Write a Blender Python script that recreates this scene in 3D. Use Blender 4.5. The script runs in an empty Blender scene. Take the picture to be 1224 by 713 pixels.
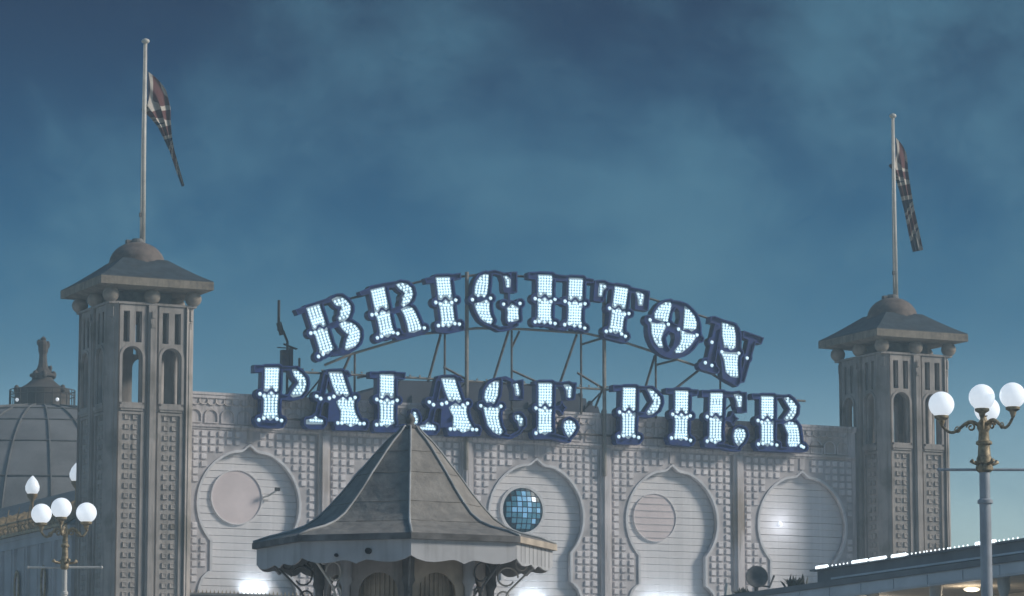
import bpy, bmesh, math, random
import numpy as np
from mathutils import Vector, Matrix
R = math.radians
rnd = random.Random(7)
scn = bpy.context.scene
COL = scn.collection
# ---------------------------------------------------------------- camera
cam_d = bpy.data.cameras.new('camera')
cam = bpy.data.objects.new('camera', cam_d); COL.objects.link(cam)
cam.location = (-39.8624, -114.6218, 1.6)
cam.rotation_euler = (math.pi/2 + 0.14361654, 0, -0.45310594)
cam_d.sensor_width = 36; cam_d.lens = 36*4172.95/1224
cam_d.clip_start = .5; cam_d.clip_end = 9000
scn.camera = cam
# ---------------------------------------------------------------- sky, sun, exposure
SUN_AZ, SUN_EL = R(-30), R(28)            # azimuth measured from +X towards +Y
sd = Vector((math.cos(SUN_AZ)*math.cos(SUN_EL), math.sin(SUN_AZ)*math.cos(SUN_EL), math.sin(SUN_EL)))
w = bpy.data.worlds.new('World'); scn.world = w; w.use_nodes = True
nt = w.node_tree; nt.nodes.clear()
def N(t, **k):
    n = nt.nodes.new(t)
    for a, b in k.items(): setattr(n, a, b)
    return n
LK = lambda a, b: nt.links.new(a, b)
out = N('ShaderNodeOutputWorld'); bg = N('ShaderNodeBackground'); bg.inputs[1].default_value = .1
sky = N('ShaderNodeTexSky', sky_type='NISHITA'); sky.sun_disc = False
sky.sun_elevation = SUN_EL; sky.sun_rotation = math.pi/2 - SUN_AZ
sky.air_density = 1.0; sky.dust_density = .6; sky.ozone_density = 3
tc = N('ShaderNodeTexCoord'); sep = N('ShaderNodeSeparateXYZ'); LK(tc.outputs['Generated'], sep.inputs[0])
# deep blue evening cast, pale near the horizon; overhead brightened, unseen, for fill light
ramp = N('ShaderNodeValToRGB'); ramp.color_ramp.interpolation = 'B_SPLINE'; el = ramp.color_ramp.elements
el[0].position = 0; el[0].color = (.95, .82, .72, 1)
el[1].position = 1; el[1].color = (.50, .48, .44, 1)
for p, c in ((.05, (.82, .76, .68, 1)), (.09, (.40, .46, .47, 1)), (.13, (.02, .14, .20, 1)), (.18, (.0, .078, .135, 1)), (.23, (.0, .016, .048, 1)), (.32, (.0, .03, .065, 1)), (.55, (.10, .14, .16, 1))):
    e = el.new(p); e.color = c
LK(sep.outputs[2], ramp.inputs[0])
mul = N('ShaderNodeMix', data_type='RGBA', blend_type='MULTIPLY'); mul.inputs[0].default_value = 1
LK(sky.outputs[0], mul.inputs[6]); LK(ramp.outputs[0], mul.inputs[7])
mp = N('ShaderNodeMapping'); mp.inputs['Scale'].default_value = (1, 1, 1.5); mp.inputs['Rotation'].default_value = (0, R(12), R(20)); mp.inputs['Location'].default_value = (-5.7, .2, 2.3); LK(tc.outputs['Generated'], mp.inputs[0])
n1 = N('ShaderNodeTexNoise'); n1.inputs['Scale'].default_value = 5.5; n1.inputs['Detail'].default_value = 9; n1.inputs['Roughness'].default_value = .6; n1.inputs['Distortion'].default_value = .25
LK(mp.outputs[0], n1.inputs[0])
cr = N('ShaderNodeValToRGB'); cr.color_ramp.elements[0].position = .44; cr.color_ramp.elements[1].position = .68; cr.color_ramp.interpolation = 'EASE'
LK(n1.outputs[0], cr.inputs[0])
cm = N('ShaderNodeMath', operation='MULTIPLY'); cm.inputs[1].default_value = .85; LK(cr.outputs[0], cm.inputs[0])
cmix = N('ShaderNodeMix', data_type='RGBA'); LK(cm.outputs[0], cmix.inputs[0]); LK(mul.outputs[2], cmix.inputs[6]); cmix.inputs[7].default_value = (.26, .76, 1.14, 1)
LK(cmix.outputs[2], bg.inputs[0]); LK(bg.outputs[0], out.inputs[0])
sl = bpy.data.lights.new('sun', 'SUN'); sl.energy = 1.05; sl.angle = R(12); sl.color = (1, .92, .82)
so = bpy.data.objects.new('sun', sl); COL.objects.link(so); so.rotation_euler = sd.to_track_quat('Z', 'Y').to_euler()
vs = scn.view_settings; vs.view_transform = 'Standard'; vs.look = 'None'; vs.gamma = 1; vs.use_curve_mapping = False
vs.exposure = 1.5
# ---------------------------------------------------------------- materials
def mat(name, col, rough=.7, metal=0, var=.12, nscale=3., bump=0., bscale=20., stain=None, emit=None, es=0, streak=0., coord='Object'):
    m = bpy.data.materials.new(name); m.use_nodes = True; t = m.node_tree; b = t.nodes['Principled BSDF']
    b.inputs['Roughness'].default_value = rough; b.inputs['Metallic'].default_value = metal
    L = t.links.new; c = t.nodes.new('ShaderNodeTexCoord'); src = c.outputs[coord]
    def noise(sc, det=4, s=None, rg=.55):
        n = t.nodes.new('ShaderNodeTexNoise'); n.inputs['Scale'].default_value = sc; n.inputs['Detail'].default_value = det; n.inputs['Roughness'].default_value = rg
        if s:
            q = t.nodes.new('ShaderNodeMapping'); q.inputs['Scale'].default_value = s; L(src, q.inputs[0]); L(q.outputs[0], n.inputs[0])
        else: L(src, n.inputs[0])
        return n.outputs[0]
    def mixc(f, a, bb, bt='MIX'):
        x = t.nodes.new('ShaderNodeMix'); x.data_type = 'RGBA'; x.blend_type = bt
        for i, v in ((0, f), (6, a), (7, bb)):
            if hasattr(v, 'links'): L(v, x.inputs[i])
            else: x.inputs[i].default_value = v if i == 0 else (*v[:3], 1)
        return x.outputs[2]
    def rr(v, a, bb):
        x = t.nodes.new('ShaderNodeMapRange'); L(v, x.inputs[0]); x.inputs[1].default_value = a; x.inputs[2].default_value = bb; return x.outputs[0]
    dk = tuple(v*(1-var*1.8) for v in col); lt = tuple(min(1, v*(1+var)) for v in col)
    o = mixc(rr(noise(nscale), .3, .7), dk, lt)
    if streak: o = mixc(rr(noise(1.5, 5, (6, 6, .35)), .48, .75), o, mixc(streak, o, (.05, .045, .04)))
    if stain: o = mixc(rr(noise(nscale*.6, 8), .55, .7), o, stain)
    L(o, b.inputs['Base Color'])
    if bump:
        bp = t.nodes.new('ShaderNodeBump'); bp.inputs['Strength'].default_value = bump; bp.inputs['Distance'].default_value = .02
        L(noise(bscale, 5), bp.inputs['Height']); L(bp.outputs[0], b.inputs['Normal'])
    if emit:
        b.inputs['Emission Color'].default_value = (*emit, 1); b.inputs['Emission Strength'].default_value = es
    return m
M = {}
M['stone'] = mat('painted_stone', (.45, .41, .38), .85, var=.14, nscale=1.3, bump=.5, bscale=12, streak=.4, stain=(.21, .19, .165))
M['stone2'] = mat('recessed_render', (.44, .405, .38), .85, var=.14, nscale=2, bump=.4, bscale=12, streak=.45)
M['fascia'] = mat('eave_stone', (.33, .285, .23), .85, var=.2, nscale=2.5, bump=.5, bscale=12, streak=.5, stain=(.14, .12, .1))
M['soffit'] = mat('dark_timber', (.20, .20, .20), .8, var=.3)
M['wall'] = mat('grey_render', (.76, .71, .71), .85, var=.15, nscale=.6, bump=.3, bscale=10, streak=.6, stain=(.42, .36, .31))
M['wallback'] = mat('grille_ground', (.58, .55, .56), .85, var=.15, nscale=1.5)
M['stud'] = mat('grille_block', (.86, .82, .83), .75, var=.14, nscale=1.2, streak=.25)
M['slate'] = mat('roof_lead', (.055, .075, .09), .6, var=.3, nscale=3, bump=.5, stain=(.055, .06, .06))
M['dome'] = mat('dome_stone', (.20, .16, .14), .8, var=.25, nscale=3, bump=.6, stain=(.1, .085, .08))
M['slat'] = mat('shutter_slat', (.80, .78, .79), .5, var=.08, nscale=1.4, streak=.12)
M['rim'] = mat('white_rim', (.74, .74, .76), .6, var=.1)
M['white'] = mat('white_paint', (.72, .7, .66), .5, var=.12, streak=.2)
M['navy'] = mat('navy_paint', (.002, .032, .20), .45, var=.25, nscale=5)
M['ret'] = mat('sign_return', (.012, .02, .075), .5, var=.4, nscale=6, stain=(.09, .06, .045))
M['refl'] = mat('reflector_white', (.5, .66, .76), .4, var=.08)
M['bulb'] = mat('led_lamp', (.8, .9, .95), .3, var=0, emit=(.64, .87, 1.0), es=.40)
M['globe'] = mat('opal_globe', (.8, .82, .84), .3, var=0, emit=(.80, .88, .97), es=.26)
M['steel'] = mat('steel_tube', (.13, .12, .115), .6, .3, var=.3, nscale=6, stain=(.09, .055, .04))
M['paint_steel'] = mat('pale_steel', (.30, .28, .25), .6, var=.2, nscale=5)
M['black'] = mat('black_metal', (.025, .025, .03), .6, var=.2)
M['brass'] = mat('gilded_iron', (.42, .34, .22), .55, .3, var=.35, nscale=14, stain=(.07, .06, .05))
M['post'] = mat('lamp_post_paint', (.45, .49, .54), .45, var=.12, nscale=4, streak=.2)
M['pole'] = mat('flagpole_white', (.66, .63, .57), .5, var=.12, nscale=3, streak=.3)
M['tent'] = mat('kiosk_lead_roof', (.31, .29, .265), .7, var=.14, nscale=5, bump=.8, bscale=9, stain=(.22, .21, .195), streak=.12)
M['ridge'] = mat('roof_ridge', (.40, .42, .43), .6, var=.2)
M['valance'] = mat('valance_paint', (.55, .555, .57), .6, var=.08, nscale=2, streak=.25)
M['tan'] = mat('tan_panel', (.56, .48, .39), .8, var=.2, nscale=3)
M['glass'] = mat('blue_glass', (.03, .09, .13), .45, var=.3, nscale=3)
M['pane'] = mat('frosted_pane', (.82, .72, .72), .5, var=.06, nscale=1)
M['far_dome'] = mat('far_dome_roof', (.22, .22, .22), .7, var=.15, nscale=.8, streak=.2)
M['rib'] = mat('dome_rib_lead', (.15, .15, .15), .8, var=.2)
M['far_dark'] = mat('far_dark_stone', (.10, .085, .075), .8, var=.25, nscale=2)
M['far_wall'] = mat('far_wall_render', (.55, .55, .57), .85, var=.1, nscale=1)
M['gold'] = mat('gold_trim', (.42, .30, .16), .5, .3, var=.3, nscale=8, stain=(.12, .1, .08))
M['hall'] = mat('hall_roof', (.05, .06, .09), .7, var=.2, nscale=1)
M['canopy_roof'] = mat('canopy_roof_felt', (.26, .26, .27), .8, var=.15, nscale=1)
M['ball'] = mat('stone_ball', (.42, .36, .30), .8, var=.2, nscale=4, bump=.4, stain=(.25, .21, .17))
M['deck'] = mat('pale_deck', (.44, .42, .40), .8, var=.2, nscale=.5, bump=.4)
M['sea'] = mat('sea_water', (.02, .05, .06), .15, var=.2, nscale=.02, bump=.5, bscale=1)
M['fasc2'] = mat('canopy_fascia', (.74, .76, .8), .55, var=.1, nscale=1)
M['beige'] = mat('canopy_ceiling', (.66, .58, .48), .8, var=.12)
M['strip'] = mat('light_strip', (.8, .85, .9), .3, var=0, emit=(.85, .95, 1), es=.7)
M['warm'] = mat('warm_lamp', (.8, .8, .7), .3, var=0, emit=(1, .9, .66), es=.55)
M['leaf'] = mat('dusty_leaf', (.10, .11, .09), .7, var=.3, nscale=10)
# ---------------------------------------------------------------- mesh helpers
def tag(o, label=None, cat=None, group=None, kind=None):
    for k, v in (('label', label), ('category', cat), ('group', group), ('kind', kind)):
        if v: o[k] = v
    return o
def empty(name, loc=(0, 0, 0), **k):
    o = bpy.data.objects.new(name, None); COL.objects.link(o); o.location = loc; o.empty_display_size = .3
    return tag(o, **k)
def link(name, me, m=None, parent=None, loc=None, **k):
    o = bpy.data.objects.new(name, me); COL.objects.link(o)
    if m is not None and not me.materials: me.materials.append(M[m] if isinstance(m, str) else m)
    if parent: o.parent = parent
    if loc is not None: o.location = loc
    return tag(o, **k)
class B:
    """collects shapes for one mesh"""
    def __init__(s): s.v = []; s.f = []; s.mi = []; s.cur = 0
    def add(s, vs, fs):
        n = len(s.v); s.v += [tuple(p) for p in vs]; s.f += [tuple(i+n for i in f) for f in fs]; s.mi += [s.cur]*len(fs)
    def box(s, x0, x1, y0, y1, z0, z1):
        s.add([(x, y, z) for x in (x0, x1) for y in (y0, y1) for z in (z0, z1)],
              [(0, 1, 3, 2), (4, 6, 7, 5), (0, 4, 5, 1), (2, 3, 7, 6), (0, 2, 6, 4), (1, 5, 7, 3)])
    def tube(s, pts, r, n=8, cap=True):
        pts = [Vector(p) for p in pts]; rs = r if isinstance(r, (list, tuple)) else [r]*len(pts)
        vs = []; up = None
        for i, p in enumerate(pts):
            d = (pts[min(i+1, len(pts)-1)] - pts[max(i-1, 0)]).normalized()
            if up is None: up = Vector((0, 0, 1)) if abs(d.z) < .9 else Vector((1, 0, 0))
            a = d.cross(up).normalized(); b = a.cross(d).normalized(); up = b
            vs += [p + (a*math.cos(t) + b*math.sin(t))*rs[i] for t in [2*math.pi*k/n for k in range(n)]]
        fs = [(i*n+k, i*n+(k+1) % n, (i+1)*n+(k+1) % n, (i+1)*n+k) for i in range(len(pts)-1) for k in range(n)]
        if cap: fs += [tuple(range(n))[::-1], tuple((len(pts)-1)*n+k for k in range(n))]
        s.add(vs, fs)
    def lathe(s, prof, c=(0, 0), n=24, a0=0., cap=True, closed=True, sweep=2*math.pi):
        m = n if closed else n+1
        vs = [(c[0]+r*math.cos(a0+sweep*k/n), c[1]+r*math.sin(a0+sweep*k/n), z) for r, z in prof for k in range(m)]
        fs = [(i*m+k, i*m+(k+1) % m, (i+1)*m+(k+1) % m, (i+1)*m+k) for i in range(len(prof)-1) for k in range(n)]
        if cap and closed: fs += [tuple(range(m))[::-1], tuple((len(prof)-1)*m+k for k in range(m))]
        s.add(vs, fs)
    def ball(s, c, r, n=16, m=9, sz=1.):
        s.lathe([(max(.001, r*math.sin(math.pi*i/m)), c[2]-r*sz*math.cos(math.pi*i/m)) for i in range(m+1)], (c[0], c[1]), n)
    def prism(s, poly, z0, z1):
        n = len(poly)
        s.add([(x, y, z0) for x, y in poly]+[(x, y, z1) for x, y in poly],
              [tuple(range(n))[::-1], tuple(range(n, 2*n))]+[(i, (i+1) % n, n+(i+1) % n, n+i) for i in range(n)])
    def mesh(s, me, T=None):
        s.add([(T @ v.co if T else v.co) for v in me.vertices], [tuple(p.vertices) for p in me.polygons])
    def me(s, name, mats, smooth=False, T=None):
        me = bpy.data.meshes.new(name); me.from_pydata(s.v, [], s.f)
        if T: me.transform(T)
        bm = bmesh.new(); bm.from_mesh(me); bmesh.ops.recalc_face_normals(bm, faces=bm.faces); bm.to_mesh(me); bm.free()
        for m in (mats if isinstance(mats, (list, tuple)) else [mats]): me.materials.append(M[m])
        if max(s.mi, default=0): me.polygons.foreach_set('material_index', s.mi)
        if smooth:
            me.polygons.foreach_set('use_smooth', [True]*len(me.polygons))
            if smooth != 'all': me.set_sharp_from_angle(angle=R(38))
        return me
    def ob(s, name, mats, parent=None, smooth=False, T=None, **k):
        return link(name, s.me(name, mats, smooth, T), None, parent, **k)
def plate(loops, y0, y1, res=None):
    """filled outline(s) in the XZ plane (even-odd), solid from y0 (front) to y1; returns mesh"""
    c = bpy.data.curves.new('outline', 'CURVE'); c.dimensions = '2D'; c.fill_mode = 'BOTH'; c.extrude = (y1-y0)/2
    for lp in loops:
        sp = c.splines.new('POLY'); sp.points.add(len(lp)-1); sp.use_cyclic_u = True
        for p, q in zip(sp.points, lp): p.co = (q[0], q[1], 0, 1)
    o = bpy.data.objects.new('outline', c); COL.objects.link(o)
    me = bpy.data.meshes.new_from_object(o); bpy.data.objects.remove(o); bpy.data.curves.remove(c)
    me.transform(Matrix.Translation((0, (y0+y1)/2, 0)) @ Matrix.Rotation(math.pi/2, 4, 'X'))
    me.materials.clear()
    bm = bmesh.new(); bm.from_mesh(me); bmesh.ops.remove_doubles(bm, verts=bm.verts, dist=.0005); bmesh.ops.recalc_face_normals(bm, faces=bm.faces); bm.to_mesh(me); bm.free()
    return me
def rect(x0, x1, z0, z1): return [(x0, z0), (x1, z0), (x1, z1), (x0, z1)]
def archo(x0, x1, z0, z1, n=12):
    c, r = (x0+x1)/2, (x1-x0)/2
    return [(x0, z0), (x1, z0)]+[(c+r*math.cos(math.pi*i/n), z1-r+r*math.sin(math.pi*i/n)) for i in range(n+1)]
def dup(o, parent=None, loc=None):
    c = o.copy(); COL.objects.link(c)
    if parent: c.parent = parent
    if loc is not None: c.location = loc
    for ch in o.children: dup(ch, c)
    return c
LETTERS = [
('B',[[(8.41,19.37),(8.89,19.54),(9.15,18.82),(9.06,18.77),(8.93,18.86),(8.81,18.82),(8.76,18.67),(8.67,18.65)],[(8.71,18.53),(8.83,18.48),(8.86,18.59),(8.92,18.68),(9.03,18.65),(9.12,18.58),(9.19,18.7),(9.25,18.49),(9.39,18.09),(9.47,17.99),(9.34,17.9),(9.25,17.78),(9.1,17.82),(8.94,17.8),(8.93,17.93),(8.79,18.34)],[(9.42,19.76),(9.59,19.85),(9.77,19.87),(9.99,19.74),(10.13,19.56),(10.13,19.39),(10.04,19.18),(9.91,19.05),(9.71,19.0),(9.66,19.1),(9.75,19.23),(9.73,19.33),(9.82,19.48),(9.77,19.58),(9.59,19.57),(9.48,19.66)],[(9.71,18.86),(9.86,18.95),(10.13,18.96),(10.35,18.85),(10.49,18.68),(10.51,18.47),(10.45,18.26),(10.27,18.09),(10.05,17.97),(9.94,17.99),(9.96,18.15),(10.02,18.36),(10.11,18.53),(9.96,18.6),(9.82,18.72)]],[(8.57,18.48),(8.74,18.51),(8.88,17.64),(9.06,17.74)],[[(7.93,19.3),(8.45,19.5),(8.52,19.3),(8.04,19.1)],[(8.28,19.42),(8.93,19.71),(9.59,19.94),(9.51,19.73),(8.93,19.53)]],[(0.11,[(9.29,18.77),(9.73,18.92)]),(0.13,[(9.48,17.82),(10.01,17.91)])],[[(9.2,19.54),(9.46,19.5),(9.56,19.34),(9.49,19.09),(9.39,19.02)],[(9.49,18.66),(9.76,18.55),(9.83,18.39),(9.78,18.06),(9.67,18.09)]]),
('R',[[(10.95,20.2),(11.46,20.35),(11.64,19.6),(11.55,19.55),(11.43,19.65),(11.3,19.61),(11.23,19.46),(11.13,19.45)],[(11.16,19.33),(11.29,19.27),(11.33,19.38),(11.4,19.47),(11.51,19.43),(11.59,19.36),(11.67,19.48),(11.71,19.26),(11.81,18.84),(11.88,18.73),(11.74,18.65),(11.63,18.53),(11.48,18.58),(11.32,18.57),(11.33,18.7),(11.23,19.12)],[(11.98,20.47),(12.13,20.54),(12.38,20.52),(12.56,20.39),(12.62,20.18),(12.56,19.98),(12.43,19.83),(12.24,19.7),(12.18,19.76),(12.24,19.92),(12.22,20.01),(12.34,20.16),(12.26,20.27),(12.09,20.36)],[(12.18,19.56),(12.43,19.69),(12.62,19.63),(12.75,19.44),(12.86,19.21),(12.95,18.98),(12.86,18.86),(12.69,18.77),(12.48,18.77),(12.43,18.99),(12.35,19.26),(12.26,19.45)]],[(10.99,19.3),(11.16,19.34),(11.21,18.46),(11.38,18.53),(12.03,18.67),(11.84,18.7),(12.9,18.92),(13.1,18.94)],[[(10.46,20.12),(10.94,20.32),(11.03,20.11),(10.52,19.97)]],[(0.11,[(10.94,20.27),(11.45,20.4),(12.0,20.51)]),(0.11,[(11.75,19.46),(12.18,19.6)]),(0.11,[(12.01,18.53),(12.52,18.64),(13.03,18.79)])],[[(11.77,20.32),(12.02,20.18),(12.02,19.94),(11.94,19.66),(11.86,19.66)],[(12.0,19.33),(12.09,19.24),(12.19,18.93),(12.17,18.83),(12.07,18.91)]]),
('I',[[(13.58,20.84),(14.11,20.89),(14.22,20.11),(14.12,20.08),(14.0,20.2),(13.87,20.18),(13.79,20.05),(13.69,20.06)],[(13.71,19.93),(13.82,19.85),(13.88,19.95),(13.96,20.03),(14.06,19.96),(14.14,19.88),(14.23,19.98),(14.25,19.76),(14.31,19.32),(14.37,19.2),(14.21,19.15),(14.09,19.04),(13.95,19.12),(13.79,19.15),(13.81,19.28),(13.75,19.71)]],[(13.56,19.92),(13.75,19.87),(14.38,20.06),(14.21,19.96),(13.67,19.06),(13.86,19.09),(14.53,19.17),(14.34,19.18)],[[(13.09,20.8),(14.55,21.09),(14.57,20.85),(13.15,20.58)]],[(0.1,[(13.61,18.9),(14.12,18.89),(14.64,19.02)])],[]),
('G',[[(15.59,21.1),(15.72,21.07),(15.7,20.77),(15.66,20.41),(15.55,20.26),(15.42,20.33),(15.29,20.25),(15.16,20.34),(15.18,20.62),(15.25,20.82),(15.4,21.01)],[(15.18,19.96),(15.42,20.02),(15.64,20.13),(15.74,20.04),(15.75,19.78),(15.79,19.58),(15.9,19.39),(15.81,19.27),(15.6,19.33),(15.42,19.44),(15.29,19.63),(15.2,19.82)],[(16.36,21.07),(16.47,21.1),(16.62,20.97),(16.6,20.71),(16.47,20.7),(16.45,20.9)],[(16.69,20.06),(16.8,19.98),(16.95,19.91),(16.95,19.69),(16.97,19.49),(16.73,19.42),(16.55,19.39),(16.51,19.51),(16.54,19.71),(16.51,19.88),(16.6,19.93)]],[(15.06,20.12),(15.81,20.22),(16.35,20.03),(17.03,20.1)],[[(16.6,21.27),(16.89,21.29),(16.89,20.49),(16.34,20.45),(16.29,20.61),(16.29,20.93),(16.6,21.07)]],[(0.08,[(15.59,21.12),(15.94,21.22),(16.29,21.15),(16.51,20.98)]),(0.09,[(15.81,19.21),(16.16,19.07),(16.51,19.13),(16.86,19.29)]),(0.04,[(16.54,20.46),(16.54,20.07)])],[]),
('H',[[(17.81,21.22),(18.36,21.24),(18.35,20.45),(18.24,20.43),(18.14,20.55),(18.01,20.55),(17.9,20.42),(17.8,20.43)],[(17.79,20.3),(17.9,20.21),(17.97,20.31),(18.07,20.38),(18.16,20.31),(18.23,20.23),(18.34,20.32),(18.32,20.1),(18.31,19.66),(18.35,19.54),(18.19,19.49),(18.05,19.4),(17.91,19.49),(17.75,19.52),(17.79,19.65),(17.8,20.08)],[(19.11,21.18),(19.66,21.2),(19.63,20.41),(19.52,20.39),(19.43,20.51),(19.29,20.51),(19.18,20.38),(19.08,20.39)],[(19.07,20.27),(19.18,20.18),(19.25,20.27),(19.35,20.35),(19.44,20.27),(19.51,20.18),(19.63,20.28),(19.6,20.06),(19.58,19.62),(19.62,19.49),(19.45,19.45),(19.31,19.35),(19.17,19.44),(19.01,19.48),(19.06,19.61),(19.08,20.05)]],[(17.66,20.32),(17.84,20.27),(18.5,20.35),(18.32,20.25),(17.66,19.44),(17.83,19.47),(18.5,19.43),(18.3,19.45),(18.92,20.3),(19.1,20.23),(19.77,20.26),(19.57,20.21),(18.9,19.41),(19.1,19.46),(19.75,19.33),(19.55,19.39)],[[(17.35,21.3),(17.7,21.34),(20.11,21.23),(20.11,21.06),(17.35,21.04)]],[(0.1,[(18.5,20.27),(18.92,20.28)]),(0.1,[(18.45,19.3),(18.9,19.27)])],[[(18.66,21.04),(18.84,20.85),(18.84,20.49),(18.66,20.36),(18.48,20.43),(18.46,20.75)],[(18.66,20.07),(18.83,19.91),(18.83,19.69),(18.68,19.54),(18.48,19.67),(18.46,19.92)]]),
('T',[[(21.06,21.0),(21.59,20.96),(21.48,20.2),(21.37,20.19),(21.29,20.32),(21.16,20.33),(21.04,20.21),(20.95,20.24)],[(20.93,20.12),(21.02,20.02),(21.1,20.1),(21.2,20.17),(21.28,20.09),(21.34,19.99),(21.46,20.07),(21.41,19.86),(21.35,19.44),(21.37,19.31),(21.2,19.29),(21.06,19.21),(20.94,19.31),(20.79,19.36),(20.85,19.48),(20.91,19.9)],[(20.41,21.06),(20.56,21.07),(20.65,21.02),(20.64,20.92),(20.53,20.87),(20.49,20.6),(20.35,20.61),(20.37,20.86)],[(21.97,20.83),(22.1,20.84),(22.27,20.74),(22.25,20.6),(22.21,20.37),(22.07,20.36),(22.05,20.59)]],[(20.81,20.15),(20.98,20.04),(21.64,20.0),(21.45,19.96),(20.66,19.26),(20.85,19.29),(21.49,19.12),(21.32,19.2)],[[(20.17,21.18),(20.32,21.2),(22.51,20.92),(22.48,20.73),(20.15,20.93)],[(20.15,21.12),(20.66,21.07),(20.53,20.36),(20.09,20.39)],[(21.9,20.89),(22.53,20.87),(22.44,20.13),(21.86,20.17)]],[(0.1,[(20.61,19.09),(21.46,18.95)])],[]),
('O',[[(23.41,20.54),(23.47,20.45),(23.31,19.82),(23.0,19.83),(22.76,19.9),(22.76,20.09),(22.95,20.34),(23.19,20.49)],[(22.61,19.7),(22.88,19.66),(23.12,19.73),(23.22,19.6),(23.09,19.37),(23.0,19.1),(23.09,18.8),(22.94,18.8),(22.75,19.0),(22.63,19.29)],[(24.08,20.41),(24.29,20.26),(24.48,20.05),(24.57,19.79),(24.53,19.62),(24.35,19.5),(24.2,19.6),(24.01,19.56),(24.04,19.92)],[(23.89,19.47),(24.16,19.38),(24.44,19.34),(24.53,19.29),(24.34,19.01),(24.16,18.84),(23.91,18.66),(23.67,18.62),(23.64,18.7),(23.85,18.93),(23.92,19.2)]],[(22.55,19.81),(23.34,19.69),(23.78,19.53),(24.59,19.35)],[[(24.76,19.57),(24.74,19.35),(24.67,19.13),(24.56,18.93),(24.41,18.75),(24.23,18.6),(24.02,18.48),(23.8,18.41),(23.57,18.37),(23.34,18.38),(23.13,18.43),(22.92,18.52),(22.75,18.65),(22.6,18.82),(22.5,19.01),(22.43,19.21),(22.41,19.43),(22.43,19.65),(22.5,19.87),(22.61,20.07),(22.76,20.25),(22.94,20.4),(23.14,20.52),(23.36,20.6),(23.59,20.63),(23.82,20.62),(24.04,20.57),(24.24,20.48),(24.42,20.35),(24.57,20.19),(24.68,20.0),(24.74,19.79)]],[(0.2,[(22.47,19.8),(22.47,19.79)]),(0.15,[(24.72,19.2),(24.72,19.2)])],[[(23.65,20.36),(23.8,20.23),(23.83,19.96),(23.74,19.68),(23.58,19.7),(23.43,19.83),(23.46,20.1)],[(23.4,19.42),(23.58,19.35),(23.61,19.13),(23.52,18.86),(23.39,18.71),(23.24,18.89),(23.18,19.16)]]),
('N',[[(25.71,19.88),(26.21,19.78),(26.27,19.4),(26.26,18.99),(26.07,18.87),(25.95,18.97),(25.8,18.96),(25.71,19.42)],[(25.64,18.79),(25.83,18.74),(26.07,18.73),(26.38,18.75),(26.35,18.36),(26.37,17.82),(26.06,17.85),(25.85,18.01),(25.79,18.44)]],[(25.67,18.76),(26.42,18.75),(25.24,19.11),(24.94,18.3),(25.23,18.21),(26.79,18.58)],[[(25.16,20.1),(25.34,20.13),(25.78,20.0),(25.71,19.77),(25.12,19.85)],[(25.34,19.81),(25.65,19.82),(25.36,18.31),(24.95,18.28)],[(25.53,20.01),(26.4,19.79),(26.52,19.52),(26.47,17.6),(26.31,17.43),(25.66,17.72),(25.53,18.86)],[(26.86,19.43),(27.17,19.28),(26.62,17.61),(26.4,17.6)],[(26.61,19.64),(27.52,19.41),(27.39,19.13),(26.55,19.36)]],[(0.16,[(24.77,18.17),(25.38,18.04)])],[]),
('P',[[(6.81,17.11),(7.33,17.14),(7.31,16.33),(7.21,16.3),(7.12,16.43),(6.99,16.42),(6.89,16.29),(6.79,16.3)],[(6.79,16.17),(6.89,16.08),(6.96,16.18),(7.05,16.26),(7.14,16.19),(7.2,16.09),(7.31,16.19),(7.29,15.97),(7.28,15.52),(7.31,15.39),(7.16,15.34),(7.02,15.24),(6.89,15.33),(6.74,15.36),(6.78,15.49),(6.79,15.94)],[(7.88,17.09),(8.0,17.11),(8.21,16.97),(8.36,16.81),(8.4,16.62),(8.34,16.38),(8.18,16.2),(7.89,16.13),(7.83,16.18),(7.93,16.36),(8.05,16.52),(8.15,16.64),(8.05,16.79),(7.94,16.9)]],[(6.61,16.16),(6.78,16.09),(6.58,15.22),(6.77,15.29),(7.46,15.24),(7.28,15.29)],[[(6.36,17.2),(7.88,17.23),(7.88,17.09),(6.36,16.91)]],[(0.1,[(7.31,16.1),(7.89,16.07)]),(0.11,[(6.59,15.07),(7.0,15.05),(7.45,15.07)])],[[(7.51,16.95),(7.82,16.8),(7.94,16.65),(7.82,16.47),(7.68,16.29),(7.54,16.3)]]),
('A',[[(9.31,17.07),(9.79,17.11),(10.09,16.32),(9.98,16.25),(9.86,16.38),(9.73,16.28),(9.61,16.31),(9.44,16.67)],[(9.63,16.02),(9.86,16.19),(10.07,16.06),(10.28,16.13),(10.28,15.86),(10.36,15.6),(10.53,15.33),(10.16,15.16),(9.95,15.27),(9.78,15.3),(9.8,15.72),(9.69,15.87)],[(8.45,15.29),(8.7,15.34),(8.78,15.44),(8.89,15.37),(9.07,15.32),(9.08,15.21),(8.45,15.18)]],[(10.15,16.15),(10.34,16.22),(9.32,16.14),(9.5,16.21),(8.82,16.19),(8.98,16.11),(9.66,15.25),(9.82,15.26),(10.53,15.27),(10.7,15.28)],[[(9.12,17.17),(10.02,17.2),(10.19,16.98),(9.19,16.93)],[(9.08,17.08),(9.29,16.97),(8.93,15.37),(8.72,15.44)],[(9.4,16.4),(9.69,16.03),(9.74,15.33),(9.24,15.27),(9.28,16.01)]],[(0.15,[(8.82,16.14),(9.57,16.15)]),(0.1,[(8.5,15.08),(9.03,15.09)]),(0.1,[(9.62,15.08),(10.74,15.13)])],[]),
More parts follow.
